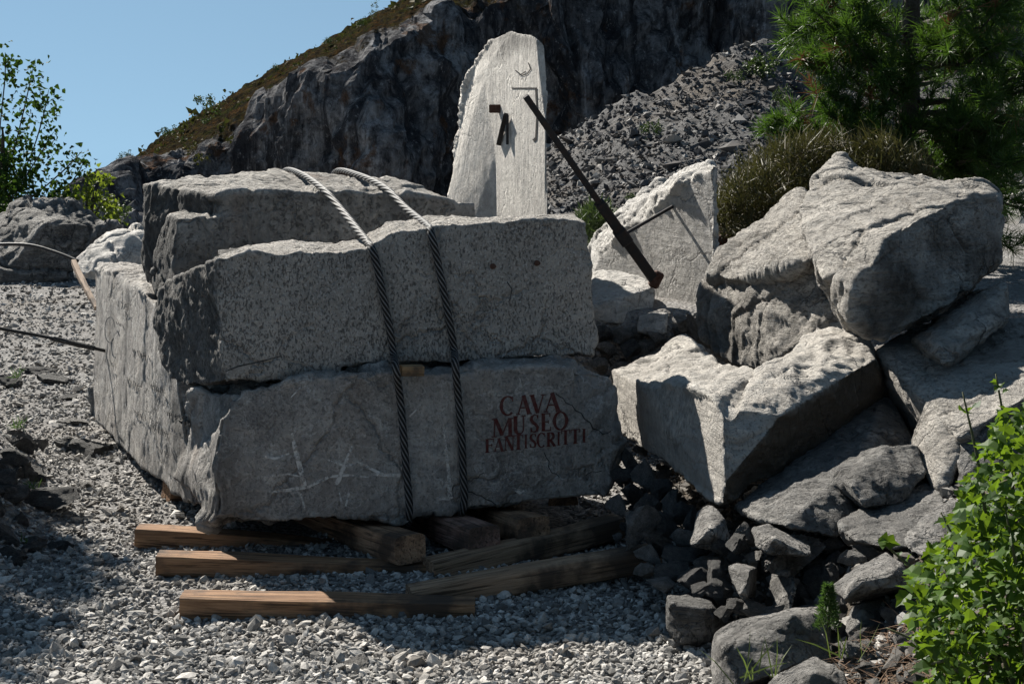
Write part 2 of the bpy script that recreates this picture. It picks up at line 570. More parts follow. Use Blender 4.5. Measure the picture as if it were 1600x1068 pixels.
# --- materials of the setting
def mat_ground():
    t = NT('gravel_bed'); v = t.coord()
    n1, _ = t.noise(v, 0.7, 6, 0.6); n2, _ = t.noise(v, 60, 5, 0.7)
    vo = t.n('TexVoronoi'); t.t.links.new(v, vo.inputs['Vector']); vo.inputs['Scale'].default_value = 42.0
    c = t.mix(t.ramp(vo.outputs['Color'], [(0.1, 0.0), (0.9, 1.0)]), (0.13, 0.125, 0.12), (0.34, 0.33, 0.32))
    c = t.mix(t.ramp(n1, [(0.45, 0.0), (0.7, 0.6)]), c, (0.17, 0.145, 0.12))
    c = t.mix(t.ramp(n2, [(0.3, 0.5), (0.6, 0.0)]), c, (0.05, 0.047, 0.045))
    h = t.math('ADD', t.math('MULTIPLY', vo.outputs['Distance'], -1.0), t.math('MULTIPLY', n2, 0.5))
    so = t.n('Attribute', attribute_name='soil')
    c = t.mix(t.math('MULTIPLY', so.outputs['Fac'], 0.95), c, t.mix(t.ramp(n2, [(0.35, 0.0), (0.65, 1.0)]), (0.030, 0.024, 0.018), (0.095, 0.078, 0.060)))
    return t.finish(c, 0.95, t.bump(h, 0.8, 0.03), spec=0.1)

def mat_pebble(name='gravel_stone', stops=((0.0, (0.10, 0.097, 0.092)), (0.35, (0.26, 0.25, 0.235)), (0.75, (0.44, 0.42, 0.39)), (1.0, (0.62, 0.59, 0.55)))):
    t = NT(name); g = t.t.nodes.new('ShaderNodeNewGeometry'); v = t.coord()
    c = t.ramp(g.outputs['Random Per Island'], list(stops))
    n, _ = t.noise(v, 55, 5, 0.7); n2, _ = t.noise(v, 0.9, 4, 0.6)
    c = t.mix(t.ramp(n, [(0.35, 0.45), (0.6, 0.0)]), c, (0.06, 0.06, 0.06))
    c = t.mix(t.ramp(n2, [(0.48, 0.0), (0.72, 0.45)]), c, (0.22, 0.18, 0.14))
    return t.finish(c, 0.9, t.bump(n, 0.5, 0.01), spec=0.12)

def mat_hill():
    t = NT('quarry_mountain'); v = t.coord()
    n1, _ = t.noise(v, 0.12, 9, 0.66); n2, _ = t.noise(v, 0.9, 10, 0.72)
    sv = t.mapping(v, (0, 0, 0), (1.0, 1.0, 0.16)); n3, _ = t.noise(sv, 0.55, 10, 0.7, 0.8)
    c = t.mix(t.ramp(n1, [(0.38, 0.0), (0.64, 1.0)]), (0.15, 0.15, 0.157), (0.36, 0.355, 0.355))
    c = t.mix(t.ramp(n3, [(0.44, 0.85), (0.53, 0.0)]), c, (0.035, 0.036, 0.042))
    c = t.mix(t.ramp(n3, [(0.57, 0.0), (0.63, 0.9)]), c, (0.50, 0.50, 0.515))
    c = t.mix(t.ramp(n2, [(0.40, 0.7), (0.52, 0.0)]), c, (0.045, 0.045, 0.05))
    n4, _ = t.noise(v, 0.35, 8, 0.7)
    c = t.mix(t.ramp(n4, [(0.56, 0.0), (0.62, 0.75)]), c, (0.14, 0.075, 0.04))
    # dry grass where the slope is gentle
    a = t.n('Attribute', attribute_name='grass')
    n5, _ = t.noise(v, 2.6, 9, 0.75)
    gc = t.mix(t.ramp(n4, [(0.40, 0.0), (0.60, 1.0)]), (0.088, 0.047, 0.019), (0.038, 0.044, 0.011))
    n6, _ = t.noise(v, 1.1, 8, 0.72)
    gc = t.mix(t.ramp(n6, [(0.44, 0.9), (0.56, 0.0)]), gc, (0.034, 0.024, 0.014))
    gc = t.mix(t.ramp(n5, [(0.42, 0.9), (0.56, 0.0)]), gc, (0.02, 0.021, 0.016))
    gc = t.mix(t.ramp(n2, [(0.62, 0.0), (0.70, 0.7)]), gc, (0.062, 0.052, 0.042))
    gf = t.math('MULTIPLY', t.math('SUBTRACT', t.math('ADD', a.outputs['Fac'], t.math('MULTIPLY', t.math('SUBTRACT', n2, 0.5), 1.6)), 0.45), 5.0, clamp=True)
    c = t.mix(gf, c, gc)
    n7, _ = t.noise(t.mapping(v, (0.2, 0.1, 0.3), (1, 1, 0.6)), 3.2, 8, 0.75)
    c = t.mix(t.math('MULTIPLY', t.ramp(n7, [(0.36, 1.0), (0.50, 0.0)]), 0.75), c, (0.022, 0.022, 0.024))
    c = t.mix(t.math('MULTIPLY', t.ramp(n7, [(0.58, 0.0), (0.64, 1.0)]), t.math('SUBTRACT', 0.75, t.math('MULTIPLY', a.outputs['Fac'], 0.80))), c, (0.50, 0.49, 0.48))
    h = t.math('ADD', t.math('ADD', n2, t.math('MULTIPLY', n3, 0.7)), t.math('ADD', t.math('MULTIPLY', n5, 0.3), t.math('MULTIPLY', n7, 0.5)))
    return t.finish(c, 1.0, t.bump(h, 0.9, 1.1), spec=0.0)

def mat_scree():
    t = NT('scree_bed'); v = t.coord()
    n2, _ = t.noise(v, 3.2, 8, 0.7); n1, _ = t.noise(v, 0.18, 5, 0.6)
    c = t.mix(t.ramp(n2, [(0.35, 0.0), (0.65, 1.0)]), (0.03, 0.03, 0.032), (0.12, 0.117, 0.115))
    c = t.mix(t.ramp(n1, [(0.5, 0.0), (0.7, 0.7)]), c, (0.13, 0.10, 0.07))
    return t.finish(c, 0.92, t.bump(n2, 0.9, 0.3))

# --- ground sheet
gx = graded(-700, 700, -5.5, 5.5, 0.06, 1.14)
gy = graded(-40, 900, 3.0, 13.0, 0.06, 1.12)
GX, GY = np.meshgrid(gx, gy, indexing='xy')
GZ = ground_h(GX, GY)
gme = np_mesh('ground', np.stack([GX.ravel(), GY.ravel(), GZ.ravel()], 1), grid_faces(len(gx), len(gy)))
so_ = sstep(0.62, 0.95, GX - 0.05 * (GY - 6.0) + 0.08 * noise(np.stack([GX.ravel() * 3, GY.ravel() * 3, GX.ravel() * 0], 1)).reshape(GX.shape)) * (1 - sstep(9.0, 9.6, GY)) * sstep(3.0, 3.5, GY)
set_attr(gme, 'soil', so_.ravel())
ground = tag(mesh_obj('ground', gme, mat_ground()), kind='structure')

# --- mountain: a cliff face below a dry grass slope, in true distance
rx = [-900, 0, 160, 200, 240, 285, 330, 380, 430, 475, 520, 580, 640, 760, 1000, 1300, 1700, 2600]
ry = [750, 385, 293, 258, 224, 197, 170, 140, 110, 86, 62, 28, -6, -76, -190, -300, -380, -520]
cx = [-900, 0, 160, 250, 330, 430, 530, 700, 850, 1000, 1300, 1700, 2600]
cy = [790, 430, 330, 272, 224, 174, 112, 34, -22, -115, -235, -310, -440]
cols = np.linspace(-900, 2600, 860)
yr = np.interp(cols, rx, ry); yc = np.interp(cols, cx, cy)
yc = np.maximum(yc + 30 * fbm(np.stack([cols * 0.018, cols * 0, cols * 0], 1), 4), yr + 6)
rows = []
NB, NC = 150, 60
yb = np.maximum(430.0, yc + 60)
px2 = (cols - 800) / F
for i in range(NB + 1):
    s = i / NB
    py = yb + (yc - yb) * s
    Y = 84 + 5.0 * s ** 1.5 + 6 * np.sin(cols * 0.006 + 1.0) * (0.4 + 0.6 * s) + 3 * np.sin(cols * 0.017 + 2 * s)
    rows.append((cols, py, Y, np.zeros_like(cols) + 0.1 * s ** 6 + 0.25 * sstep(0.80, 1.0, np.full_like(cols, s))))
Yc = rows[-1][2]
for i in range(1, NC + 1):
    s = i / NC
    py = yc + (yr - yc) * s
    Y = Yc + (118 - Yc) * s
    rows.append((cols, py, Y, np.full_like(cols, 0.3 + 0.7 * min(1, s * 4))))
hv = []; hg = []
for cpx, py, Y, g in rows:
    b = (534.0 - py) / F
    dy = _cp + b * _sp; dz = -_sp + b * _cp
    tt = Y / dy
    hv.append(np.stack([(cpx - 800) / F * tt, Y, CAM.z + dz * tt], 1)); hg.append(g)
# the far side falls away behind the ridge
last = hv[-1]
for k in (1, 2, 3):
    b_ = last + np.array([0, 18.0 * k, -6.0 * k * k]); hv.append(b_); hg.append(np.ones(len(cols)))
hv = np.concatenate(hv); hg = np.concatenate(hg)
hme = np_mesh('mountain', hv, grid_faces(len(cols), NB + 1 + NC + 3))
hn = get_no(hme)
if hn[:, 1].mean() > 0: hn = -hn
wp = np.stack([noise(hv * 0.09), noise(hv * 0.09 + 31), noise(hv * 0.09 + 57)], 1) * 3
st = hv * np.array([1, 1, 0.45]) + wp
cl = (1 - np.clip(hg, 0, 1))
st2 = hv * np.array([1, 1, 0.32]) + wp * 0.6
f1_ = crease(st2 * 0.13, 3); f2_ = crease(st2 * 0.34, 9); f3_ = crease(st2 * 0.9, 11); f4_ = crease(hv * np.array([1, 1, 0.55]) * 1.9, 13)
d = cl * (3.2 * f1_ + 0.8 * fbm(st * 0.22, 3, 0.5, True) + 1.9 * f2_ + 0.9 * f3_ + 0.5 * f4_) + 0.25 * fbm(hv * 0.8, 4) + hg * (0.5 * fbm(hv * 0.35, 4) + 0.35 * fbm(hv * 1.2, 3, 0.6, True))
hv2 = hv + hn * d[:, None] * 0.8
hme.vertices.foreach_set('co', hv2.astype(np.float32).ravel())
set_attr(hme, 'grass', hg)
hme.polygons.foreach_set('use_smooth', np.zeros(len(hme.polygons), dtype=bool))
hme.update()
mountain = tag(mesh_obj('mountain', hme, mat_hill()), kind='structure')

# --- scree cone in front of the cliff
sx_ = [820, 850, 900, 960, 1040, 1110, 1150, 1190, 1220, 1290, 1400, 1700, 2100]
sy_ = [400, 232, 205, 168, 132, 92, 68, 58, 66, 95, 120, 130, 220]
scol = np.linspace(822, 2050, 220)
ys = np.interp(scol, sx_, sy_) + 5 * fbm(np.stack([scol * 0.03, scol * 0, scol * 0], 1), 3)
NS = 130
sv_ = []
for i in range(NS + 1):
    s = i / NS
    py = 470 + (ys - 470) * s
    Y = 30 + 34 * s - 4 * np.sin(scol * 0.008) * s
    b = (534.0 - py) / F
    dy = _cp + b * _sp; dz = -_sp + b * _cp; tt = Y / dy
    sv_.append(np.stack([(scol - 800) / F * tt, Y, CAM.z + dz * tt], 1))
for k in (1, 2):
    sv_.append(sv_[NS] + np.array([0, 7.0 * k, -5.0 * k * k]))
sv_ = np.concatenate(sv_)
sme = np_mesh('scree_slope', sv_, grid_faces(len(scol), NS + 3))
sn = get_no(sme)
if sn[:, 2].mean() < 0: sn = -sn
gul = 0.55 * fbm(sv_ * np.array([0.25, 0.08, 0.08]), 4) + 0.3 * fbm(sv_ * 0.7, 3)
sv2 = sv_ + sn * gul[:, None]
sme.vertices.foreach_set('co', sv2.astype(np.float32).ravel()); sme.update()
scree = tag(mesh_obj('scree_slope', sme, mat_scree()), kind='structure')

# --- loose stones as single meshes: tiny convex chips
_t = (1 + 5 ** 0.5) / 2
ICO_V = np.array([(-1, _t, 0), (1, _t, 0), (-1, -_t, 0), (1, -_t, 0), (0, -1, _t), (0, 1, _t), (0, -1, -_t), (0, 1, -_t), (_t, 0, -1), (_t, 0, 1), (-_t, 0, -1), (-_t, 0, 1)])
ICO_V /= np.linalg.norm(ICO_V[0])
ICO_F = np.array([(0, 11, 5), (0, 5, 1), (0, 1, 7), (0, 7, 10), (0, 10, 11), (1, 5, 9), (5, 11, 4), (11, 10, 2), (10, 7, 6), (7, 1, 8), (3, 9, 4), (3, 4, 2), (3, 2, 6), (3, 6, 8), (3, 8, 9), (4, 9, 5), (2, 4, 11), (6, 2, 10), (8, 6, 7), (9, 8, 1)])

OCT_V = np.array([(1, .35, .1), (-1, -.3, .15), (-.2, 1, -.1), (.25, -1, .1), (.15, -.1, .9), (-.1, .15, -.9)])
OCT_F = np.array([(0, 2, 4), (2, 1, 4), (1, 3, 4), (3, 0, 4), (2, 0, 5), (1, 2, 5), (3, 1, 5), (0, 3, 5)])

def chips(name, pos, size, mat, squash=(1.0, 0.75, 0.5), jit=0.28, seed=1, tilt=0.5, coarse=False):
    ICO_V, ICO_F = (OCT_V, OCT_F) if coarse else (globals()['ICO_V'], globals()['ICO_F'])
    nvv = len(ICO_V)
    r = np.random.default_rng(seed); n = len(pos)
    v = ICO_V[None] * (1 + jit * r.uniform(-1, 1, (n, nvv, 1))) + jit * 0.35 * r.normal(size=(n, nvv, 3))
    v = v * (np.array(squash) * r.uniform(0.7, 1.3, (n, 1, 3))) * (size[:, None, None] * 0.5)
    a = r.uniform(0, 2 * np.pi, n); b = r.normal(0, tilt, n); c = r.normal(0, tilt, n)
    def rot(v, ax, th):
        i, j = [(1, 2), (2, 0), (0, 1)][ax]
        co, si = np.cos(th)[:, None], np.sin(th)[:, None]
        w = v.copy(); w[:, :, i] = v[:, :, i] * co - v[:, :, j] * si; w[:, :, j] = v[:, :, i] * si + v[:, :, j] * co
        return w
    v = rot(rot(rot(v, 0, b), 1, c), 2, a) + pos[:, None, :]
    f = ICO_F[None] + (np.arange(n) * nvv)[:, None, None]
    return np_mesh(name, v.reshape(-1, 3), f.reshape(-1, 3), smooth=False)

# pebbles of the gravel yard
def in_frame(x, y, m=0.02):
    return np.abs(x) < (0.36 + m) * y + 0.1
n0 = 125000
yy = 4.5 + 18.5 * RNG.random(n0) ** 2.1
xx = (RNG.random(n0) * 2.12 - 1) * 0.40 * yy
keep = np.ones(n0, bool)
keep &= ~((yy > 9.4) & (xx > -1.6))                       # hidden behind the blocks
keep &= ~((yy > 7.0) & (xx > -0.20 * yy) & (xx < 0.04 * yy))
keep &= ~((xx > 0.80 + 0.05 * (yy - 6.0)) & (RNG.random(n0) < 0.93))
xx, yy = xx[keep], yy[keep]
dens = np.clip(1.25 - 0.03 * yy, 0.5, 1)
k2 = RNG.random(len(xx)) < dens
xx, yy = xx[k2], yy[k2]
sz = np.clip(RNG.lognormal(math.log(0.0245), 0.38, len(xx)), 0.011, 0.09) * (1 + 0.055 * np.clip(yy - 6, 0, 14))
zz = ground_h(xx, yy) + sz * 0.16
gp = np.stack([xx, yy, zz], 1); near = yy < 6.6
M_peb = mat_pebble()
tag(mesh_obj('gravel', chips('gravel', gp[near], sz[near], None, seed=4), M_peb), 'pale crushed marble gravel covering the near part of the yard', 'gravel', kind='stuff')
tag(mesh_obj('gravel', chips('gravel', gp[~near], sz[~near], None, seed=5, coarse=True), M_peb), 'pale crushed marble gravel of the path beyond the stack', 'gravel', kind='stuff')

# stones of the scree
NST = 40000
w = RNG.random(NST); q = RNG.integers(0, len(scol) - 1, NST); rr = (RNG.random(NST) ** 1.1 * NS).astype(int)
base = sv2[(rr * len(scol) + q)] + RNG.normal(size=(NST, 3)) * np.array([0.12, 0.25, 0.0])
ss = np.clip(RNG.lognormal(math.log(0.125), 0.6, NST), 0.06, 0.9)
scm = chips('scree_stones', base + np.array([0, 0, 0.03]), ss, None, squash=(1.0, 0.8, 0.62), seed=8, tilt=0.5, jit=0.33, coarse=True)
tag(mesh_obj('scree_stones', scm, mat_pebble('scree_stone', ((0.0, (0.028, 0.028, 0.032)), (0.5, (0.068, 0.067, 0.070)), (0.85, (0.15, 0.147, 0.145)), (1.0, (0.46, 0.44, 0.41))))),
    'grey scree of broken quarry stone below the cliff', 'scree', kind='stuff')

# pale rubble on the slope behind the pine
nb_ = 2600
pyb = RNG.uniform(235, 470, nb_); pxb = RNG.uniform(1415, 1700, nb_)
Yb = 15.5 + (470 - pyb) * 0.06 + RNG.uniform(-1, 1, nb_)
pb_ = np.array([P(a, b, c) for a, b, c in zip(pxb, pyb, Yb)])
sb_ = np.clip(RNG.lognormal(math.log(0.26), 0.5, nb_), 0.1, 0.9)
tag(mesh_obj('rubble_slope', chips('rubble_slope', pb_, sb_, None, squash=(1.0, 0.8, 0.7), seed=18, jit=0.33), mat_pebble('pale_rubble')), 'pale rubble slope showing between the pine branches at the right', 'rubble', kind='stuff')
gxr = np.linspace(1380, 1900, 30); gyr = np.linspace(225, 520, 30)
bw = []
for b in gyr:
    for a in gxr: bw.append(P(a, b, 15.7 + (470 - b) * 0.06))
bw = np.array(bw); bw[:, 2] -= 0.1
tag(mesh_obj('slope', np_mesh('slope', bw, grid_faces(30, 30)), bpy.data.materials['scree_bed']), kind='structure')

# ================================================================== MARBLE BLOCKS
LEFT = Vector((-0.44, 0.90, 0.0))          # depth direction of the stack, going back and to the left
FRONT_N = (0.27, -0.96, 0.0)
LEFT_N = (-0.90, -0.44, 0.0)
M_mid = marble('pitted_marble', (0.62, 0.575, 0.52), (0.42, 0.39, 0.352), pit=0.6, pit_scale=105, pit_stretch=(1.0, 1.0, 0.5), pit_rot=(0, 0.5, 0), pit_lo=0.545, vein=0.1, crack=0.15,
               speck=0.75, edge=(0.60, 0.58, 0.55), edge_amt=0.7, bump=0.7, stain=0.5, stain_col=(0.20, 0.185, 0.165))
M_low = marble('veined_marble', (0.55, 0.515, 0.47), (0.28, 0.26, 0.24), pit=0.35, pit_scale=70, vein=0.5, vein_scale=1.7, crack=0.42, lvein=0.5, crack_scale=1.7, speck=0.2, bump=0.5, stain=0.3,
               streak=0.25, st_rot=(0.0, 0.5, 0.2), st_scale=(3, 3, 0.5))
M_rear = marble('grey_marble', (0.63, 0.59, 0.535), (0.26, 0.243, 0.22), pit=0.45, pit_scale=40, vein=0.3, crack=0.4, bump=0.6, stain=0.55, stain_col=(0.20, 0.135, 0.10),
                streak=0.35, st_rot=(0, 0, 0), st_scale=(4, 4, 0.35), edge_amt=0.6)
M_white = marble('white_marble', (0.70, 0.665, 0.62), (0.45, 0.43, 0.40), pit=0.3, pit_scale=50, vein=0.2, crack=0.3, bump=0.5, streak=0.25, st_rot=(0.4, 0.7, 0), st_scale=(1.2, 1.2, 7), edge=(0.66, 0.64, 0.60))
M_up = marble('slab_marble', (0.70, 0.66, 0.60), (0.50, 0.47, 0.43), pit=0.25, pit_scale=70, pit_stretch=(1, 1, 0.6), vein=0.12, crack=0.12, bump=0.35, streak=0.3, st_rot=(0.0, 0.7, 0), st_scale=(6, 6, 0.8), pat=(0.05, 0.047, 0.043), edge=(0.72, 0.69, 0.64))
M_bould = marble('boulder_marble', (0.71, 0.66, 0.59), (0.38, 0.352, 0.315), pit=0.35, pit_scale=42, pit_stretch=(1, 1, 2.2), pit_rot=(0.3, 0.6, 0), vein=0.25, crack=0.85, crack_scale=2.2, bump=0.85,
                 streak=0.6, st_rot=(0.35, 0.75, 0.2), st_scale=(1.3, 1.3, 8), pat=(0.05, 0.04, 0.03), edge=(0.64, 0.62, 0.58), edge_amt=0.4)
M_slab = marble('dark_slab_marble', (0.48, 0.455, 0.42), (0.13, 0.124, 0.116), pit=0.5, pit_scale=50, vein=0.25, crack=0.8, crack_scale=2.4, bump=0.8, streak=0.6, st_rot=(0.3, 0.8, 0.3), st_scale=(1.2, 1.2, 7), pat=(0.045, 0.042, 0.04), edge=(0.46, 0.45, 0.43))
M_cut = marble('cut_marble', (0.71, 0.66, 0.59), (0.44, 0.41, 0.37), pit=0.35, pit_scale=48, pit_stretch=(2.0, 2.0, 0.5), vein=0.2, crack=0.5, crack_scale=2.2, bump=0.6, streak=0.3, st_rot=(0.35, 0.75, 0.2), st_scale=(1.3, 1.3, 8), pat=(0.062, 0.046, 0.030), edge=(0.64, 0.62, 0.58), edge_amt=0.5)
M_stone = marble('rubble_marble', (0.58, 0.55, 0.51), (0.19, 0.18, 0.168), pit=0.55, pit_scale=48, vein=0.3, crack=0.7, crack_scale=4.0, bump=0.8, streak=0.3, st_rot=(0.5, 0.4, 0), st_scale=(2, 2, 8))
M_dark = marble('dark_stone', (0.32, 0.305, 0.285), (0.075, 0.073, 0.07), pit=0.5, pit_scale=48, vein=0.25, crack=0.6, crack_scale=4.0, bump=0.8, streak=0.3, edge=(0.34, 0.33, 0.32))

# --- lower block: tall rear part and front part are one stone
def b_low(bm):
    sh = Vector((1.85, 0.5, 0))
    a = [P(147, 655, 10.2), P(149, 425, 10.25), P(158, 414, 10.4), P(190, 425, 9.2), P(240, 470, 7.95), P(266, 506, 7.5), P(300, 792, 7.15), P(215, 730, 8.3)]
    hull_into(bm, a + [p + sh for p in a])
    f = [(338, 812, 6.52), (430, 818, 6.55), (520, 812, 6.6), (640, 803, 6.68), (760, 790, 6.78), (880, 780, 6.9), (945, 776, 6.97), (958, 740, 7.12), (962, 650, 7.14),
         (962, 600, 7.14), (945, 582, 7.1), (890, 576, 6.95), (760, 575, 6.82), (640, 583, 6.74), (560, 585, 6.7), (480, 592, 6.66), (420, 600, 6.62), (375, 604, 6.6), (345, 650, 6.56), (330, 730, 6.52)]
    pts = [P(*q) for q in f]
    back = [p + LEFT * 0.95 for p in pts]
    hull_into(bm, [p + LEFT * 0.05 for p in pts[:16]] + pts[1:12] + [pts[0], pts[12], pts[13], pts[14], pts[15], pts[16], pts[17], pts[18], pts[19]] + back[0:17])
    c = [P(372, 606, 6.62), P(318, 604, 6.95), P(288, 700, 7.2), P(296, 770, 7.12), P(330, 806, 6.66), P(352, 700, 6.54), P(300, 640, 7.1)]
    hull_into(bm, c + [p + Vector((0.5, 0.3, 0)) for p in c])

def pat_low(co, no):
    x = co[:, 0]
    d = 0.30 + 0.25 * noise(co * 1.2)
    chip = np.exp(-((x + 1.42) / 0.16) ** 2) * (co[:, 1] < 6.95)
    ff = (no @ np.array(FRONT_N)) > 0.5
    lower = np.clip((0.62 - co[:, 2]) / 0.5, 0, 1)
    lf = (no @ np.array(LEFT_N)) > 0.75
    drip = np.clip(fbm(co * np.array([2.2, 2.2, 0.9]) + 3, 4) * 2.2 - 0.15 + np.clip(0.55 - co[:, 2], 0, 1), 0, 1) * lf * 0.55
    return drip + 0.10 * d + 0.35 * chip + 0.22 * ff * lower * (0.6 + noise(co * 1.7)) + 0.5 * (no[:, 2] < -0.4)  # darker on faces that look down and low on the front

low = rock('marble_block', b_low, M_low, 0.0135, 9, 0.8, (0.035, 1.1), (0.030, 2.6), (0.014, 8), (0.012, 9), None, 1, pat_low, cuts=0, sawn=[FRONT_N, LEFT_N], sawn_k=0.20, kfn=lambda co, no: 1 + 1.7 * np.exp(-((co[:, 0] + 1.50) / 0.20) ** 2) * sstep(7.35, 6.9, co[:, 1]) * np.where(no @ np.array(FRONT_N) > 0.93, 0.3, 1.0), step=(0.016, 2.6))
tag(low, 'largest and lowest marble block, dark red quarry lettering painted on its front face', 'marble block')

# --- middle block with pitted face and dark rough left end
def b_mid(bm):
    f = [(336, 404, 6.66), (400, 397, 6.7), (470, 391, 6.76), (540, 391, 6.82), (572, 386, 6.85), (592, 372, 6.87), (620, 357, 6.9), (650, 356, 6.92), (682, 347, 6.95), (760, 347, 7.06), (850, 345, 7.18), (917, 344, 7.29),
         (922, 400, 7.28), (930, 470, 7.26), (938, 530, 7.24), (930, 556, 7.22), (870, 557, 7.14), (760, 563, 7.0), (640, 567, 6.86), (560, 570, 6.8), (470, 580, 6.72), (350, 599, 6.62)]
    pts = [P(*q) for q in f]
    prism_into(bm, pts, Vector((-0.10, 0.58, 0.0)))
    e = [P(338, 404, 6.67), P(322, 410, 6.74), P(348, 598, 6.63), P(298, 420, 7.05), P(262, 438, 7.32), P(246, 452, 7.5), P(240, 500, 7.52), P(246, 540, 7.48), P(258, 575, 7.38), P(278, 604, 7.12), P(340, 470, 6.64)]
    hull_into(bm, e + [p + Vector((0.55, 0.15, 0)) for p in e])

def pat_mid(co, no):
    end = np.clip((-0.5 - 0 * co[:, 0] - no @ np.array([0.9, -0.1, 0])) * 3, 0, 1)
    left = np.clip((-1.36 - co[:, 0]) / 0.04, 0, 1)
    return 0.52 * left + 0.05 + 0.08 * noise(co * 1.5) + 0.3 * (no[:, 2] < -0.5)  # left end darker, and faces that look down

mid = rock('marble_block', b_mid, M_mid, 0.0105, 5, 0.7, (0.014, 1.4), (0.020, 2.6), (0.014, 13), (0.012, 14), None, 2, pat_mid, cuts=2, sawn=[FRONT_N], sawn_k=0.13)
tag(mid, 'pitted grey marble block in the middle of the stack with dark rough left end', 'marble block')

# --- rear block on top
def b_rear(bm):
    top = [(342, 305, 7.95), (410, 306, 8.05), (450, 300, 8.1), (500, 301, 8.16), (582, 304, 8.26), (640, 308, 8.34), (700, 312, 8.42), (744, 318, 8.5)]
    t = [P(*q) for q in top] + [P(222, 286, 8.7), P(290, 276, 9.5), P(390, 271, 9.8), P(545, 271, 9.85), P(640, 290, 9.3), P(705, 306, 8.9), P(228, 281, 8.9)]
    lowz = 1.06
    b = [Vector((p.x, p.y, lowz)) for p in t]
    b[8] = P(236, 452, 8.55); b[8].z = lowz
    b[14] = P(222, 400, 8.75)
    hull_into(bm, t + b)
    n = [P(275, 337, 7.84), P(384, 340, 7.99), P(275, 470, 7.82), P(395, 470, 7.98), P(300, 334, 8.3), P(400, 470, 8.3), P(392, 338, 8.2), P(238, 455, 8.4), P(262, 338, 8.2)]
    hull_into(bm, n)

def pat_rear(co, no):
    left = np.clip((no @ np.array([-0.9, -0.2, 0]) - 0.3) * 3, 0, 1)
    return 0.42 * left + 0.2 * (no[:, 2] < 0.5) + 0.1 * noise(co * 2.0) + 0.25 * np.clip((1.45 - co[:, 2]) / 0.4, 0, 1)  # left side darkest, other sides darker than the top, darker towards the bottom

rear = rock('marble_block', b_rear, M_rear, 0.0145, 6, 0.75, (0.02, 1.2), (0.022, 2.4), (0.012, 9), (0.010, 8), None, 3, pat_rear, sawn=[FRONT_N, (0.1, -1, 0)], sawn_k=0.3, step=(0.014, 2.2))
tag(rear, 'flat topped grey marble block behind the stack, two cables crossing its sunlit top', 'marble block')

# --- upright slab
def b_up(bm):
    s = [(851, 70), (858, 470), (776, 470), (776, 240), (769, 200), (762, 160), (757, 118), (768, 92), (786, 66), (806, 51), (830, 54)]
    pts = [P(x_, y_, 9.5 + (856 - x_) / 80.0 * 1.05) for x_, y_ in s]
    prism_into(bm, pts, Vector((0.0, 0.25, 0.0)))
    l = [(777, 470, 10.56), (777, 240, 10.56), (759, 118, 10.8), (770, 92, 10.66), (806, 50, 10.17), (798, 48, 10.4), (770, 62, 10.8), (746, 94, 11.05), (729, 140, 11.2), (723, 200, 11.2), (713, 240, 11.2), (702, 296, 11.15), (694, 360, 11.15), (690, 470, 11.15)]
    h = [P(*q) for q in l]
    hull_into(bm, h[:3] + h[8:] + [p + Vector((0.2, 0.05, 0)) for p in h[9:]])
    hull_into(bm, h[1:9] + [p + Vector((0.10, 0.15, -0.08)) for p in h[4:9]])

def pat_up(co, no):
    hi = np.clip((co[:, 2] - 2.55) / 0.3, 0, 1)
    return 0.16 + 0.65 * hi * (no[:, 0] < -0.15) + 0.1 * noise(co * 2)

up = rock('standing_slab', b_up, M_up, 0.013, 4, 0.5, (0.012, 1.2), (0.022, 3.2), (0.010, 9), (0.014, 9), (0.024, (0.9, 0.2, 0.35), 9, 3.0), 4, pat_up, sawn=[(-0.948, -0.32, 0), (1, 0, 0)], sawn_k=0.06, cuts=4, kfn=lambda co, no: 0.12 + 1.3 * sstep(-0.125, -0.16, co[:, 0]))
tag(up, 'tall upright marble slab with rounded top and rusty irons, standing behind the stack', 'marble slab')

# --- tilted block on the terrace
def b_tilt(bm):
    a = [(1120, 256, 9.97), (1118, 500, 9.95), (1010, 500, 11.0), (1028, 440, 10.9), (1044, 345, 10.75), (1066, 322, 10.55), (1086, 300, 10.35), (1100, 262, 10.9), (1072, 270, 11.4), (1004, 325, 11.7), (925, 375, 11.9), (924, 412, 11.45), (930, 470, 11.4), (1000, 432, 11.05)]
    pts = [P(*q) for q in a]
    hull_into(bm, pts + [p + Vector((0.02, 0.6, -0.25)) for p in pts[:2] + pts[7:13]])
    b = [(1050, 276, 12.0), (1000, 330, 11.5), (960, 345, 11.55), (1010, 298, 12.0), (925, 372, 11.9), (980, 380, 11.35), (1052, 290, 11.7)]
    pb = [P(*q) for q in b]
    hull_into(bm, pb + [p + Vector((0.05, 0.25, -0.3)) for p in pb])

tilt = rock('marble_block', b_tilt, M_white, 0.0145, 4, 0.6, (0.015, 1.2), (0.03, 2.2), (0.012, 9), (0.016, 7), (0.035, (0.7, 0.2, 0.55), 6, 5.0), 5,
            lambda co, no: 0.12 + 0.1 * noise(co * 2), sawn=[(-0.95, -0.31, 0.0)], sawn_k=0.05, step=(0.022, 2.2), step_dir=(0.7, 0.2, 0.55))
tag(tilt, 'wedge shaped marble block with sloping lit back and smooth right face, beside the steel bar', 'marble block')

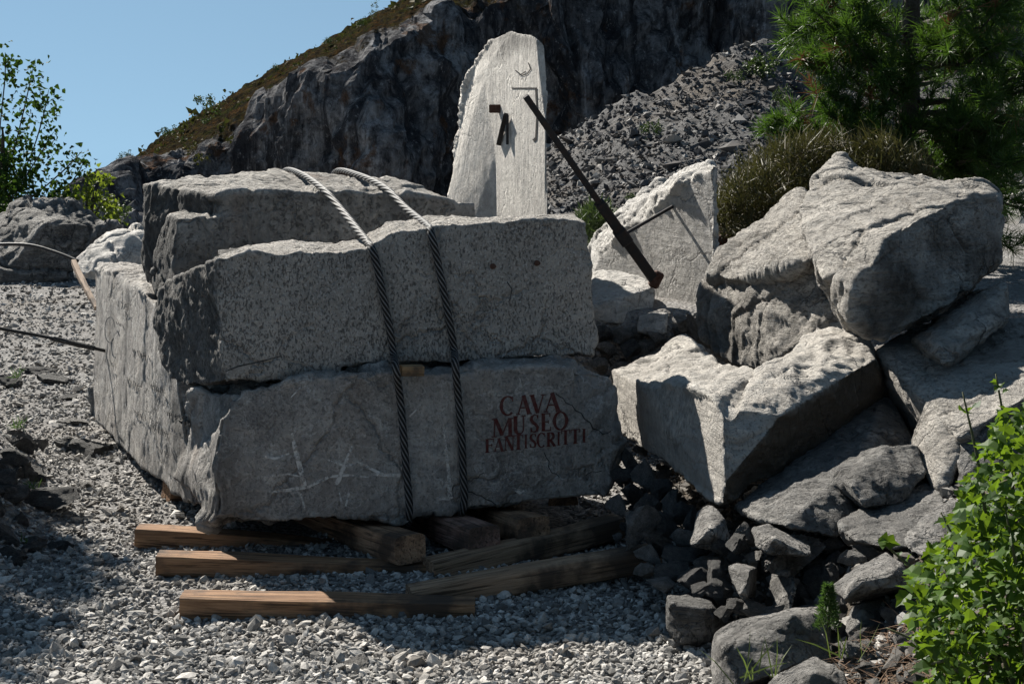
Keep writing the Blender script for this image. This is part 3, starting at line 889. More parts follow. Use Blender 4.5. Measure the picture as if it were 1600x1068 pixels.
def b_foot(bm):
    a = [(924, 428, 10.4), (965, 428, 10.3), (1005, 436, 10.1), (1026, 446, 9.95), (1016, 503, 9.85), (962, 506, 9.62), (928, 505, 9.7), (966, 466, 9.68), (926, 480, 9.72)]
    pts = [P(*q) for q in a]
    hull_into(bm, pts + [p + Vector((0, 0.5, -0.05)) for p in pts])
foot = rock('sloped_stone', b_foot, M_white, 0.014, 6, 0.7, (0.02, 1.5), (0.014, 3), (0.006, 10), (0.008, 9), (0.012, (0.8, 0.2, -0.5), 8, 5.0), 6, lambda co, no: 0.1 + 0 * co[:, 0], sawn=[(0.3, -0.9, -0.1)], sawn_k=0.25)
tag(foot, 'low sloped marble stone on the dry wall, at the foot of the steel bar', 'boulder')

# --- cut boulder on the right
def b_cut(bm):
    k = lambda *a: [P(*q) for q in a]
    h1 = k((958, 581, 8.0), (999, 603, 7.3), (1046, 601, 6.9), (1117, 622, 6.25), (1146, 680, 6.0), (1129, 789, 5.92), (958, 668, 8.0), (1064, 526, 8.6), (1144, 565, 7.3), (1190, 575, 6.9), (1170, 600, 6.5))
    hull_into(bm, h1[:8] + [P(1144, 568, 7.4), P(1180, 585, 6.8), P(1150, 760, 6.1), P(1160, 620, 7.8), P(1200, 700, 7.0)])
    h2 = k((1150, 640, 6.15), (1146, 680, 6.02), (1130, 787, 5.94), (1146, 709, 5.98), (1215, 654, 6.15), (1353, 569, 6.7), (1368, 560, 6.85), (1378, 613, 6.9), (1365, 546, 7.0), (1327, 491, 7.5), (1300, 500, 7.5), (1254, 527, 7.2), (1195, 572, 6.85), (1160, 620, 6.3), (1390, 640, 7.0), (1300, 620, 7.6))
    hull_into(bm, h2)
    hull_into(bm, k((1117, 622, 6.27), (1125, 664, 6.15), (1150, 640, 6.2), (1148, 600, 6.6), (1146, 682, 6.03), (1180, 590, 6.8)))

cut_n = (P(1129, 789, 5.92) - P(958, 668, 8.0)).cross(P(1117, 622, 6.25) - P(958, 668, 8.0))
cut_n.normalize()
if cut_n.x > 0: cut_n = -cut_n
brn_n = (P(1353, 569, 6.7) - P(1129, 789, 5.92)).cross(P(1390, 640, 7.0) - P(1129, 789, 5.92))
brn_n.normalize()
if brn_n.y > 0: brn_n = -brn_n

def stain_shade_cut(co, no):
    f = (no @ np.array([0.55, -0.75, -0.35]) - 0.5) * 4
    return 1.0 * np.clip(f, 0, 1) + 0.08  # brown stain of the underside, with its shade put into the colour too

cut = rock('cut_boulder', b_cut, M_cut, 0.0105, 4, 0.4, (0.012, 1.3), (0.024, 3.0), (0.007, 10), (0.005, 9), (0.016, (0.7, -0.3, 0.5), 8, 5.0), 7, stain_shade_cut, sawn=[tuple(cut_n)], sawn_k=0.06, step=(0.010, 2.6), step_dir=(0.7, -0.3, 0.5))
tag(cut, 'pale boulder with smooth sawn left face and brown stained underside, right of the stack', 'boulder')

# --- middle boulder behind
def b_bmid(bm):
    k = lambda *a: [P(*q) for q in a]
    up_ = k((1113, 428, 8.60), (1130, 400, 8.8), (1163, 366, 9.1), (1200, 335, 9.2), (1246, 300, 9.2), (1330, 340, 9.0), (1262, 408, 7.50), (1232, 420, 7.62), (1200, 428, 7.82), (1140, 437, 8.28), (1330, 470, 7.9), (1120, 470, 9.2))
    hull_into(bm, up_)
    lo_ = k((1108, 446, 8.8), (1101, 465, 8.68), (1096, 520, 8.62), (1112, 548, 8.4), (1190, 580, 7.72), (1150, 440, 8.38), (1225, 430, 7.80), (1290, 436, 7.48), (1335, 486, 7.28), (1262, 532, 7.38), (1205, 566, 7.6), (1140, 490, 8.22), (1330, 420, 8.5), (1130, 540, 9.2), (1300, 600, 8.6))
    hull_into(bm, lo_)

bmid = rock('boulder', b_bmid, M_bould, 0.0115, 4, 0.4, (0.012, 1.4), (0.026, 2.6), (0.009, 9), (0.010, 9), (0.030, (0.8, -0.1, 0.25), 8, 5), 8, lambda co, no: 0.10 + 0.25 * np.clip((1.42 - co[:, 2]) * 2, 0, 1) + 0.08 * noise(co * 2), step=(0.014, 2.4), step_dir=(0.8, -0.1, 0.25))
tag(bmid, 'striated pale boulder with ledge across it, behind the sawn boulder and below the highest one', 'boulder')

# --- highest boulder
def b_top(bm):
    k = lambda *a: [P(*q) for q in a]
    hull_into(bm, k((1279, 272, 8.7), (1310, 262, 8.9), (1341, 268, 8.9), (1410, 274, 8.9), (1495, 284, 8.8), (1546, 309, 7.6), (1557, 316, 7.7), (1562, 407, 7.6), (1514, 436, 7.3), (1495, 469, 7.1), (1440, 505, 6.9),
                    (1364, 538, 6.72), (1345, 520, 6.7), (1328, 485, 6.68), (1321, 445, 6.7), (1366, 412, 6.66), (1378, 371, 6.82), (1403, 358, 6.9), (1495, 312, 7.35), (1262, 386, 7.35), (1247, 325, 7.95), (1290, 430, 7.0), (1480, 470, 8.8), (1300, 460, 8.6)))
    hull_into(bm, k((1283, 275, 8.6), (1296, 256, 8.75), (1312, 247, 8.85), (1330, 256, 8.85), (1341, 270, 8.85), (1290, 300, 8.3), (1330, 300, 8.3), (1310, 290, 9.1)))

def pat_top(co, no):
    f = np.clip((no @ np.array([0.62, -0.78, 0.0]) - 0.42) * 3, 0, 1)
    low_ = np.clip((1.50 - co[:, 2]) / 0.40, 0, 1)
    return f * (0.06 + 0.42 * low_ + 0.75 * noise(co * 2.6)) + 0.07

btop = rock('boulder', b_top, M_bould, 0.0115, 4, 0.4, (0.014, 1.2), (0.030, 2.2), (0.008, 9), (0.005, 9), (0.020, (0.75, 0.15, 0.3), 8, 5), 9, pat_top, sawn=[(0.62, -0.78, -0.1)], sawn_k=0.6, step=(0.020, 2.2), step_dir=(0.75, 0.15, 0.3))
tag(btop, 'highest pale boulder with peaked top and cracked dark stained front, below the pine', 'boulder')

# --- slabs under and beside them
SLABS = [
    ('slab', 'small wedge shaped slab leaning under the right end of the highest boulder', M_bould, 21,
     [(1572, 440, 7.05), (1572, 506, 6.8), (1492, 569, 6.4), (1458, 546, 6.5), (1556, 441, 7.3), (1520, 455, 7.6), (1570, 480, 7.6), (1425, 528, 7.2), (1440, 560, 7.0)], (0.55, -0.6, -0.5)),
    ('slab', 'broad tilted slab lit by the sun below the small wedge, at the right edge', M_bould, 22,
     [(1372, 552, 7.0), (1392, 532, 7.4), (1440, 500, 7.8), (1388, 600, 6.9), (1450, 560, 7.0), (1610, 512, 7.0), (1700, 500, 7.0), (1710, 600, 6.5), (1600, 622, 6.0), (1500, 684, 5.85), (1478, 604, 6.35), (1430, 640, 6.6), (1500, 760, 6.3), (1620, 740, 6.3), (1700, 720, 6.9), (1420, 700, 7.2)], None),
    ('slab', 'upright splintered stone lit on its left side, between the brown underside and the leafy shrub', M_bould, 23,
     [(1482, 612, 6.2), (1454, 634, 6.3), (1432, 686, 6.15), (1440, 720, 5.95), (1470, 764, 5.75), (1500, 712, 5.85), (1486, 660, 6.0), (1520, 640, 6.5), (1500, 780, 6.2), (1420, 720, 6.6)], None),
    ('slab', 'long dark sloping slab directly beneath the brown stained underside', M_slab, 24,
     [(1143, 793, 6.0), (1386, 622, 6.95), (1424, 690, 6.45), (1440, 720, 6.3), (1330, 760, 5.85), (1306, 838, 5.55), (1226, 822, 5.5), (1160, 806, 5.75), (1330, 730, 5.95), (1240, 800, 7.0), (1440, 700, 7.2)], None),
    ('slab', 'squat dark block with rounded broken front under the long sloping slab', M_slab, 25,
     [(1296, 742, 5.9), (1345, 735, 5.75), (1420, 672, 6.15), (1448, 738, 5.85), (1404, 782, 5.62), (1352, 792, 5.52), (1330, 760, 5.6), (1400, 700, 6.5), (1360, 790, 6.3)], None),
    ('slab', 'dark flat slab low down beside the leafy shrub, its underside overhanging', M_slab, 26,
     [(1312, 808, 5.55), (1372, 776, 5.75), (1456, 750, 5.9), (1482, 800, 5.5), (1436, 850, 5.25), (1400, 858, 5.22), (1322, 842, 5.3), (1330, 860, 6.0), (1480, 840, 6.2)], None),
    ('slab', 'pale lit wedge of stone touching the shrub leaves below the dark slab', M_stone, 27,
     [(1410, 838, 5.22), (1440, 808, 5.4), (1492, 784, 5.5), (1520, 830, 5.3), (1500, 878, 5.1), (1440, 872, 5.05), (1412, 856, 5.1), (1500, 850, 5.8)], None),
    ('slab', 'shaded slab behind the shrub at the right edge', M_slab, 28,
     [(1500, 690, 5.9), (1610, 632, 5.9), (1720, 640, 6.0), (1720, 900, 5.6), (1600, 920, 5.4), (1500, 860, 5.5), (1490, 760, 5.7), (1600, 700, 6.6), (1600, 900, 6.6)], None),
]
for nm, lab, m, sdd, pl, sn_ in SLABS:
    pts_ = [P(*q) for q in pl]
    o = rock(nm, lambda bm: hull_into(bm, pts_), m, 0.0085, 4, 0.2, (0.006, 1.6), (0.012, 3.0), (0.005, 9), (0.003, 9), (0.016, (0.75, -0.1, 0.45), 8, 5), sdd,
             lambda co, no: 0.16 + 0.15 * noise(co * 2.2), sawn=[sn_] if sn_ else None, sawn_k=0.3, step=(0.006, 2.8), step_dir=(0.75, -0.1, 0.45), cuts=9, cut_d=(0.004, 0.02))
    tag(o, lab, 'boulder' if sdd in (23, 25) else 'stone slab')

# --- boulders far left
FARB = [('big dark boulder far left with sunlit ridge, under the poplar', M_slab, 31,
         [(-40, 345, 21), (0, 334, 21), (46, 308, 21.5), (78, 318, 21.2), (112, 315, 21), (150, 335, 20.6), (184, 353, 20.4), (152, 402, 20.2), (110, 434, 20), (0, 438, 19.8), (-60, 436, 20), (70, 345, 20), (30, 330, 22.5), (120, 330, 22.5)]),
        ('pale split boulder between the dark boulder and the stack', M_white, 32,
         [(112, 424, 17.8), (134, 384, 18), (160, 360, 18.4), (190, 354, 18.4), (216, 356, 18.2), (245, 380, 18), (246, 440, 17.6), (180, 446, 17.3), (120, 440, 17.5), (190, 360, 19), (170, 400, 17.4)])]
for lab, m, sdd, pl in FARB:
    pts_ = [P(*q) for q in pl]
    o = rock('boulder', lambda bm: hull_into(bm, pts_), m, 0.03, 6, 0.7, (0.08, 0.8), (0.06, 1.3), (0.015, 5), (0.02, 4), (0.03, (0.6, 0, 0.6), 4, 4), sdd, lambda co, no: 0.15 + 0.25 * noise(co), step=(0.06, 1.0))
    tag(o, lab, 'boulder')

# ================================================================== MARKS ON THE BLOCKS
def mat_paint(name, col, wear=0.35, rough=0.8):
    t = NT(name); v = t.coord()
    n, _ = t.noise(v, 38, 6, 0.7)
    c = t.mix(t.ramp(n, [(0.40, wear), (0.58, 0.0)]), col, (0.17, 0.165, 0.16))
    return t.finish(c, rough, t.bump(n, 0.4, 0.005), spec=0.2)

def strip(bvh, pts, widths, lift, seg=0.0):
    """Painted or scratched stroke that follows a stone's surface; pts are pixels, widths in pixels."""
    pts = [Vector((p[0], p[1])) for p in pts]
    P2 = []; W2 = []
    for a, b, w0, w1 in zip(pts[:-1], pts[1:], widths[:-1], widths[1:]):
        n = max(1, int((b - a).length / 4.0))
        for k in range(n):
            P2.append(a.lerp(b, k / n)); W2.append(w0 + (w1 - w0) * k / n)
    P2.append(pts[-1]); W2.append(widths[-1])
    vs = []; rows = []
    for k, (p, w) in enumerate(zip(P2, W2)):
        t = (P2[min(k + 1, len(P2) - 1)] - P2[max(k - 1, 0)])
        if t.length == 0: t = Vector((1, 0))
        t.normalize(); nrm = Vector((-t.y, t.x))
        row = []
        for s in (-0.5, 0.0, 0.5):
            h = hit_px(bvh, p.x + nrm.x * w * s, p.y + nrm.y * w * s, lift)
            row.append(h)
        rows.append(row)
    V = []; Fc = []; idx = []
    for r in rows:
        ii = []
        for h in r:
            if h is None: ii.append(-1)
            else: ii.append(len(V)); V.append(h)
        idx.append(ii)
    for a, b in zip(idx[:-1], idx[1:]):
        for k in (0, 1):
            q = (a[k], a[k + 1], b[k + 1], b[k])
            if min(q) < 0: continue
            if max((V[q[0]] - V[q[2]]).length, (V[q[1]] - V[q[3]]).length) > 0.12: continue
            Fc.append(q)
    return V, Fc

def strokes_obj(name, host, bvh, strokes, mat, lift=0.002):
    V = []; Fc = []
    for k, (pts, w) in enumerate(strokes):
        if not isinstance(w, (list, tuple)): w = [w] * len(pts)
        v, f = strip(bvh, pts, w, lift + 0.00025 * k)
        o = len(V); V += v; Fc += [tuple(i + o for i in q) for q in f]
    me = bpy.data.meshes.new(name)
    if V:
        c = sum(V, Vector()) / len(V)
        me.from_pydata([v - c for v in V], [], Fc)
    else:
        c = Vector()
    return mesh_obj(name, me, mat, host, c)

def arc(cx, cy, rx, ry, a0, a1, n=14):
    return [(cx + rx * math.cos(math.radians(a0 + (a1 - a0) * k / n)), cy + ry * math.sin(math.radians(a0 + (a1 - a0) * k / n))) for k in range(n + 1)]

TK, TN, SR = 0.23, 0.075, 0.065
def ow(pts, cx):                     # broad on the sides, thin at top and bottom
    out = []
    for k in range(len(pts)):
        a = pts[max(k - 1, 0)]; b = pts[min(k + 1, len(pts) - 1)]
        dx, dy = abs(b[0] - a[0]), abs(b[1] - a[1])
        out.append(TN + (TK - TN) * dy / (dx + dy + 1e-6))
    return out
def serif(x, y, w=0.36): return ([(x - w / 2, y), (x + w / 2, y)], SR)
GLYPH = {
    'C': [(lambda p: (p, ow(p, 0)))(arc(0.55, 0.5, 0.46, 0.5, 48, 312)), ([(0.90, 0.72), (0.88, 0.98)], TN)],
    'A': [([(0.10, 0), (0.48, 1)], TN), ([(0.46, 1), (0.86, 0)], TK), ([(0.24, 0.36), (0.70, 0.36)], TN), serif(0.10, 0.03, 0.3), serif(0.86, 0.03)],
    'V': [([(0.12, 1), (0.52, 0)], TK), ([(0.54, 0), (0.90, 1)], TN), serif(0.12, 0.97), serif(0.90, 0.97, 0.3)],
    'M': [([(0.12, 0), (0.15, 1)], TN), ([(0.17, 1), (0.50, 0.08)], TK * 0.85), ([(0.50, 0.08), (0.82, 1)], TN), ([(0.86, 1), (0.88, 0)], TK * 0.85), serif(0.12, 0.03, 0.26), serif(0.88, 0.03, 0.3), serif(0.10, 0.97, 0.2), serif(0.92, 0.97, 0.2)],
    'U': [([(0.20, 1), (0.20, 0.32)], TK), (arc(0.5, 0.32, 0.30, 0.30, 180, 360), [TK] * 4 + [TK * 0.7] * 5 + [TN] * 6), ([(0.80, 0.32), (0.80, 1)], TN), serif(0.20, 0.97), serif(0.80, 0.97, 0.3)],
    'S': [([(0.82, 0.80), (0.70, 0.95), (0.48, 0.98), (0.24, 0.88), (0.18, 0.70), (0.34, 0.56), (0.62, 0.44), (0.80, 0.28), (0.72, 0.08), (0.48, 0.02), (0.26, 0.06), (0.16, 0.22)],
           [TN, TN, TN * 1.2, TK * 0.8, TK, TK, TK, TK, TK * 0.8, TN * 1.2, TN, TN]), ([(0.82, 0.74), (0.82, 0.98)], SR), ([(0.16, 0.02), (0.16, 0.28)], SR)],
    'E': [([(0.26, 0), (0.26, 1)], TK), ([(0.10, 0.97), (0.82, 0.97)], TN), ([(0.26, 0.52), (0.68, 0.52)], TN), ([(0.10, 0.03), (0.86, 0.03)], TN), ([(0.82, 0.78), (0.82, 1.0)], SR), ([(0.88, 0.0), (0.88, 0.24)], SR), ([(0.68, 0.42), (0.68, 0.62)], SR)],
    'O': [(lambda p: (p, ow(p, 0)))(arc(0.5, 0.5, 0.42, 0.49, 90, 450, 24))],
    'F': [([(0.28, 0), (0.28, 1)], TK), ([(0.10, 0.97), (0.88, 0.97)], TN), ([(0.28, 0.52), (0.70, 0.52)], TN), ([(0.88, 0.76), (0.88, 1.0)], SR), ([(0.70, 0.42), (0.70, 0.62)], SR), serif(0.28, 0.03, 0.44)],
    'N': [([(0.15, 0), (0.15, 1)], TN), ([(0.16, 1), (0.84, 0)], TK), ([(0.86, 0), (0.86, 1)], TN), serif(0.15, 0.03, 0.28), serif(0.86, 0.97, 0.28), serif(0.12, 0.97, 0.22)],
    'T': [([(0.50, 0), (0.50, 1)], TK), ([(0.06, 0.97), (0.94, 0.97)], TN), ([(0.07, 0.76), (0.07, 1)], SR), ([(0.93, 0.76), (0.93, 1)], SR), serif(0.50, 0.03, 0.46)],
    'I': [([(0.50, 0), (0.50, 1)], TK * 1.5), serif(0.50, 0.97, 0.9), serif(0.50, 0.03, 0.9)],
    'R': [([(0.24, 0), (0.24, 1)], TK), (arc(0.36, 0.74, 0.42, 0.25, 90, -90, 12), [TN] * 2 + [TK * 0.6] + [TK] * 7 + [TK * 0.6] + [TN] * 2), ([(0.24, 0.99), (0.40, 0.99)], TN), ([(0.24, 0.49), (0.40, 0.49)], TN), ([(0.42, 0.48), (0.88, 0.02)], TK), serif(0.24, 0.03, 0.42), serif(0.90, 0.03, 0.24)],
}
TEXT = [  # letter, x0, x1, top, bottom in the photograph
    ('C', 781, 803, 619, 648), ('A', 807, 830, 617, 647), ('V', 828, 851, 616, 645), ('A', 850, 876, 613, 643),
    ('M', 768, 801, 653, 682), ('U', 801, 822, 649, 678), ('S', 827, 843, 647, 675), ('E', 844, 862, 645, 673), ('O', 864, 887, 643, 671),
    ('F', 756.5, 773, 685, 706.5), ('A', 771.5, 787, 684, 705), ('N', 787.5, 803.5, 681, 703), ('T', 802, 817.5, 679, 702), ('I', 818, 825, 678, 700), ('S', 826.5, 839, 677, 699), ('C', 838.5, 852, 676, 698),
    ('R', 853, 868, 675, 697), ('I', 869, 876, 674, 695.5), ('T', 876, 891, 671.5, 694), ('T', 891, 906.5, 670, 692.5), ('I', 908, 916.5, 669, 691)]
low_bvh = bvh_of(low)
M_red = mat_paint('red_letter_paint', (0.075, 0.014, 0.011), 0.2)
for ch, x0, x1, y0, y1 in TEXT:
    st_ = []
    hgt, wid = y1 - y0, x1 - x0
    skew = -0.055                       # baseline climbs to the right
    for pts, w in GLYPH[ch]:
        pp = [(x0 + u * wid, y1 - v * hgt + skew * (u - 0.5) * wid) for u, v in pts]
        sc_ = 0.5 * (hgt + min(wid, hgt))
        if ch == 'I': sc_ = wid * 1.25
        ww = [q * sc_ for q in w] if isinstance(w, (list, tuple)) else w * sc_
        st_.append((pp, ww))
    strokes_obj('letter', low, low_bvh, st_, M_red, 0.0025)

# pale gouges on the front face
def mat_scratch():
    t = NT('fresh_scratch'); v = t.coord()
    n, _ = t.noise(v, 26, 6, 0.75)
    b = t.n('BsdfPrincipled'); b.inputs['Base Color'].default_value = (0.50, 0.48, 0.45, 1); b.inputs['Roughness'].default_value = 0.9
    tr = t.n('BsdfTransparent')
    mx = t.n('MixShader')
    t.t.links.new(t.ramp(n, [(0.36, 0.0), (0.54, 0.95)]), mx.inputs[0]); t.t.links.new(tr.outputs[0], mx.inputs[1]); t.t.links.new(b.outputs[0], mx.inputs[2])
    t.t.links.new(mx.outputs[0], t.out.inputs[0])
    return t.m
SCR = [([(456, 676), (461, 700), (470, 735), (478, 762)], [3, 7, 8, 5]), ([(420, 768), (450, 765), (480, 760), (515, 744), (545, 742), (576, 745)], [2, 5, 6, 4, 4, 2]), ([(550, 696), (540, 722), (528, 752), (522, 758)], [3, 6, 7, 4]),
       ([(410, 712), (430, 716), (452, 708)], [3, 4, 2]), ([(412, 745), (450, 740), (470, 744)], [2, 3, 2]), ([(505, 715), (540, 728), (560, 722), (600, 742), (625, 740)], [2, 4, 4, 5, 2]), ([(584, 741), (625, 742)], [4, 6]),
       ([(545, 770), (540, 790)], 3), ([(530, 768), (534, 786)], 2.5), ([(692, 670), (696, 690), (701, 740), (703, 778)], [2, 3, 5, 8]), ([(684, 778), (704, 778)], 5), ([(800, 762), (812, 768), (822, 766)], [3, 7, 3]),
       ([(455, 620), (470, 605)], 2), ([(476, 795), (470, 770)], 3), ([(640, 650), (660, 630)], 2)]
M_scr = mat_scratch()
for k, q in enumerate(SCR):
    strokes_obj('scratch', low, low_bvh, [q], M_scr, 0.0015 + 0.0002 * k)
M_crack = mat_paint('crack_shadow', (0.03, 0.03, 0.03), 0.2)
CR = [([(868, 614), (874, 619), (880, 622), (884, 629), (894, 633), (899, 641), (908, 645), (913, 654), (922, 660), (926, 669), (936, 672), (941, 678), (950, 676), (957, 671)], [1.0, 1.8, 1.2, 2, 1.3, 2, 1.4, 2.4, 1.5, 2.2, 1.3, 2, 1.3, 1.0]), ([(850, 706), (853, 714), (858, 720), (857, 729), (862, 738), (869, 740), (874, 745)], 1.3), ([(728, 768), (737, 768), (745, 773), (752, 774), (760, 780), (767, 782), (775, 788)], [1.6, 2.2, 1.4, 2.2, 1.8, 2, 1.2]),
      ([(735, 752), (740, 747), (747, 746), (750, 741), (756, 738)], 1.2), ([(940, 735), (933, 737), (925, 736), (915, 742)], 1.1)]
for q in CR:
    strokes_obj('crack', low, low_bvh, [q], M_crack, 0.001)
# scribbles cut into the left face
scr = []
rs = random.Random(5)
for (bx, by, nl) in ((178, 500, 5), (208, 545, 8), (200, 590, 6), (236, 598, 7), (212, 640, 6), (236, 662, 9), (262, 640, 6), (190, 470, 4), (256, 700, 5), (170, 560, 4), (282, 650, 6)):
    for k in range(nl):
        x = bx + k * 3.6; y = by + k * 1.4 + rs.uniform(-2, 2)
        scr.append(([(x, y), (x + rs.uniform(-3, 3), y + rs.uniform(4, 12))], 1.3))
        if rs.random() < 0.5: scr.append(([(x - 1, y + 4), (x + 4, y + 5 + rs.uniform(-2, 3))], 1.1))
scr.append((arc(178, 515, 8, 20, 40, 330), 1.5))
tag(strokes_obj('carved_scribble', low, low_bvh, scr, M_crack, 0.001), kind='stuff')

mid_bvh = bvh_of(mid)
M_rust = mat_paint('rust', (0.055, 0.022, 0.013), 0.15)
for cx_, cy_ in ((770, 416), (839, 411)):
    strokes_obj('drill_hole', mid, mid_bvh, [([(cx_ - 5, cy_), (cx_ - 4, cy_), (cx_ - 2, cy_), (cx_ + 1, cy_), (cx_ + 3, cy_ + 0.5), (cx_ + 5, cy_ + 1)], [2, 6, 9, 9, 7, 2])], M_rust, 0.003)
strokes_obj('crack', mid, mid_bvh, [([(352, 580), (372, 572), (400, 566), (440, 556)], [1.5, 2.4, 2, 1.2]), ([(792, 440), (800, 452), (796, 470)], 1.5)], M_crack, 0.001)

# irons and marks on the upright slab
up_bvh = bvh_of(up)
M_iron = mat_paint('black_iron', (0.022, 0.019, 0.018), 0.1, 0.6)
strokes_obj('sundial_line', up, up_bvh, [([(800, 138), (840, 138)], 2.0), ([(838, 138), (840, 175), (838, 218)], [3.0, 2.4, 3.0]), ([(806, 110), (816, 118), (824, 116), (830, 108), (826, 98)], 1.6), ([(812, 118), (822, 112)], 1.6), ([(838, 216), (834, 220)], 4)], mat_paint('sundial_paint', (0.012, 0.011, 0.011), 0.0, 0.95), 0.003)

def box_part(name, host, a, b, w, d, mat, up_axis=Vector((0, -1, 0))):
    """Bar from a to b, w wide across, d deep along the viewing side, bevelled."""
    a, b = Vector(a), Vector(b)
    L = (b - a).length
    bm = bmesh.new(); bmesh.ops.create_cube(bm, size=1.0)
    for v in bm.verts: v.co = Vector((v.co.x * w, v.co.y * d, v.co.z * L))
    bmesh.ops.bevel(bm, geom=list(bm.edges), offset=min(w, d) * 0.12, segments=1, affect='EDGES')
    z = (b - a).normalized(); y = (-up_axis); x = y.cross(z).normalized(); y = z.cross(x)
    R = Matrix((x, y, z)).transposed().to_4x4()
    bmesh.ops.transform(bm, matrix=R, verts=bm.verts)
    me = bpy.data.meshes.new(name); bm.to_mesh(me); bm.free()
    return mesh_obj(name, me, mat, host, (a + b) / 2)
box_part('iron_bracket', up, hit_px(up_bvh, 780, 170, 0.02) + Vector((-0.055, 0, 0)), hit_px(up_bvh, 780, 170, 0.02) + Vector((0.06, 0, 0.0)), 0.06, 0.05, M_rust)
box_part('iron_blade', up, hit_px(up_bvh, 797, 178, 0.03), hit_px(up_bvh, 782, 226, 0.015), 0.035, 0.02, M_iron)
box_part('iron_pin', up, hit_px(up_bvh, 797, 180, 0.02), hit_px(up_bvh, 797, 226, 0.02), 0.02, 0.02, M_iron)

# ================================================================== STEEL BAR OF THE SUNDIAL
def tube(name, pts, radii, mat, n=16, lobes=0, pitch=0.16, depth=0.2, parent=None, step=None, smooth=True, cap=True):
    pts = [Vector(p) for p in pts]
    if step:                                   # Catmull-Rom resample
        out = []; rr = []
        if not isinstance(radii, (list, tuple)): radii = [radii] * len(pts)
        for k in range(len(pts) - 1):
            p0 = pts[max(k - 1, 0)]; p1 = pts[k]; p2 = pts[k + 1]; p3 = pts[min(k + 2, len(pts) - 1)]
            m = max(1, int((p2 - p1).length / step))
            for j in range(m):
                t = j / m
                out.append(0.5 * ((2 * p1) + (p2 - p0) * t + (2 * p0 - 5 * p1 + 4 * p2 - p3) * t * t + (3 * p1 - p0 - 3 * p2 + p3) * t ** 3))
                rr.append(radii[k] + (radii[k + 1] - radii[k]) * t)
        out.append(pts[-1]); rr.append(radii[-1]); pts, radii = out, rr
    if not isinstance(radii, (list, tuple)): radii = [radii] * len(pts)
    V = []; s = 0.0; GR = []; ph0 = 0.0
    t0 = (pts[1] - pts[0]).normalized()
    x = t0.orthogonal().normalized()
    for k, p in enumerate(pts):
        t = (pts[min(k + 1, len(pts) - 1)] - pts[max(k - 1, 0)]).normalized()
        x = (x - t * x.dot(t)).normalized(); y = t.cross(x)
        if k:
            ds = (p - pts[k - 1]).length; s += ds
            ph0 += ds / (pitch(p) if callable(pitch) else pitch)
        for j in range(n):
            a = 2 * math.pi * j / n
            r = radii[k]
            if lobes:
                ph = abs(math.cos(lobes / 2 * (a + 2 * math.pi * ph0)))
                r *= 1 - depth + depth * ph ** 0.8
                GR.append(1 - ph)
            V.append(p + (x * math.cos(a) + y * math.sin(a)) * r)
    m = len(pts)
    Fc = [(k * n + j, k * n + (j + 1) % n, (k + 1) * n + (j + 1) % n, (k + 1) * n + j) for k in range(m - 1) for j in range(n)]
    if cap:
        Fc += [tuple(range(n - 1, -1, -1)), tuple((m - 1) * n + j for j in range(n))]
    c = Vector((sum((v.x for v in V)) / len(V), sum((v.y for v in V)) / len(V), min(v.z for v in V)))
    me = bpy.data.meshes.new(name); me.from_pydata([v - c for v in V], [], Fc)
    if smooth: me.polygons.foreach_set('use_smooth', np.ones(len(me.polygons), dtype=bool))
    if lobes: set_attr(me, 'groove', GR)
    me.update()
    return mesh_obj(name, me, mat, parent, c)

def mat_steel(name, col, rough=0.5, metal=0.6, rust=0.3, scale=20):
    t = NT(name); v = t.coord()
    n, _ = t.noise(v, scale, 6, 0.7)
    c = t.mix(t.ramp(n, [(0.45, 0.0), (0.65, rust)]), col, (0.05, 0.022, 0.013))
    return t.finish(c, rough, t.bump(n, 0.3, 0.01), metallic=metal, spec=0.4)

M_bar = mat_steel('painted_steel', (0.016, 0.016, 0.017), 0.85, 0.0, 0.5)
bar_top, bar_bot = P(821, 150, 9.25), P(1022, 437, 9.95)
bar = box_part('sundial_bar', None, P(936, 316, 9.58), bar_bot, 0.072, 0.072, M_bar)
tag(bar, 'black steel sundial bar leaning between the upright slab and the sloped stone', 'steel bar')
box_part('upper_rod', bar, bar_top, P(938, 319, 9.59), 0.042, 0.042, M_bar)
box_part('side_rod', bar, P(972, 368, 9.72), P(1052, 322, 10.45), 0.022, 0.022, M_bar)
box_part('collar', bar, P(966, 359, 9.70), P(980, 379, 9.75), 0.088, 0.088, M_bar)
box_part('foot_plate', bar, P(1018, 433, 9.95), P(1032, 440, 9.95), 0.12, 0.10, M_rust)

# ================================================================== STEEL CABLES
def mat_cable():
    t = NT('cable_steel'); v = t.coord()
    g = t.n('Attribute', attribute_name='groove')
    n, _ = t.noise(v, 25, 5, 0.7)
    c = t.mix(t.ramp(n, [(0.4, 0.0), (0.7, 0.6)]), (0.16, 0.16, 0.16), (0.06, 0.05, 0.045))
    c = t.mix(t.ramp(g.outputs['Fac'], [(0.14, 0.0), (0.26, 0.8), (0.45, 1.0)]), c, (0.008, 0.008, 0.008))   # shade of the grooves between strands, painted into the colour
    return t.finish(c, 0.6, t.bump(n, 0.3, 0.004), metallic=0.0, spec=0.15)
M_cable = mat_cable()
rear_bvh = bvh_of(rear)
def on(bvh, px, py, lift):
    h = hit_px(bvh, px, py, lift)
    return h if h is not None else P(px, py, 8)
R_ = 0.0195
def cable(name, label, pp):
    o = tube(name, pp, R_, M_cable, n=30, lobes=6, pitch=lambda q: 0.24 + 0.42 * min(1.0, max(0.0, (q.y - 6.9) / 0.5)), depth=0.34, step=0.006)
    tag(o, label, 'steel cable', 'steel cables round the stacked blocks')
    return o
def front_pts(bvh, px, lift=0.022):
    return [hit_px(bvh, x, y, lift) for x, y in px]
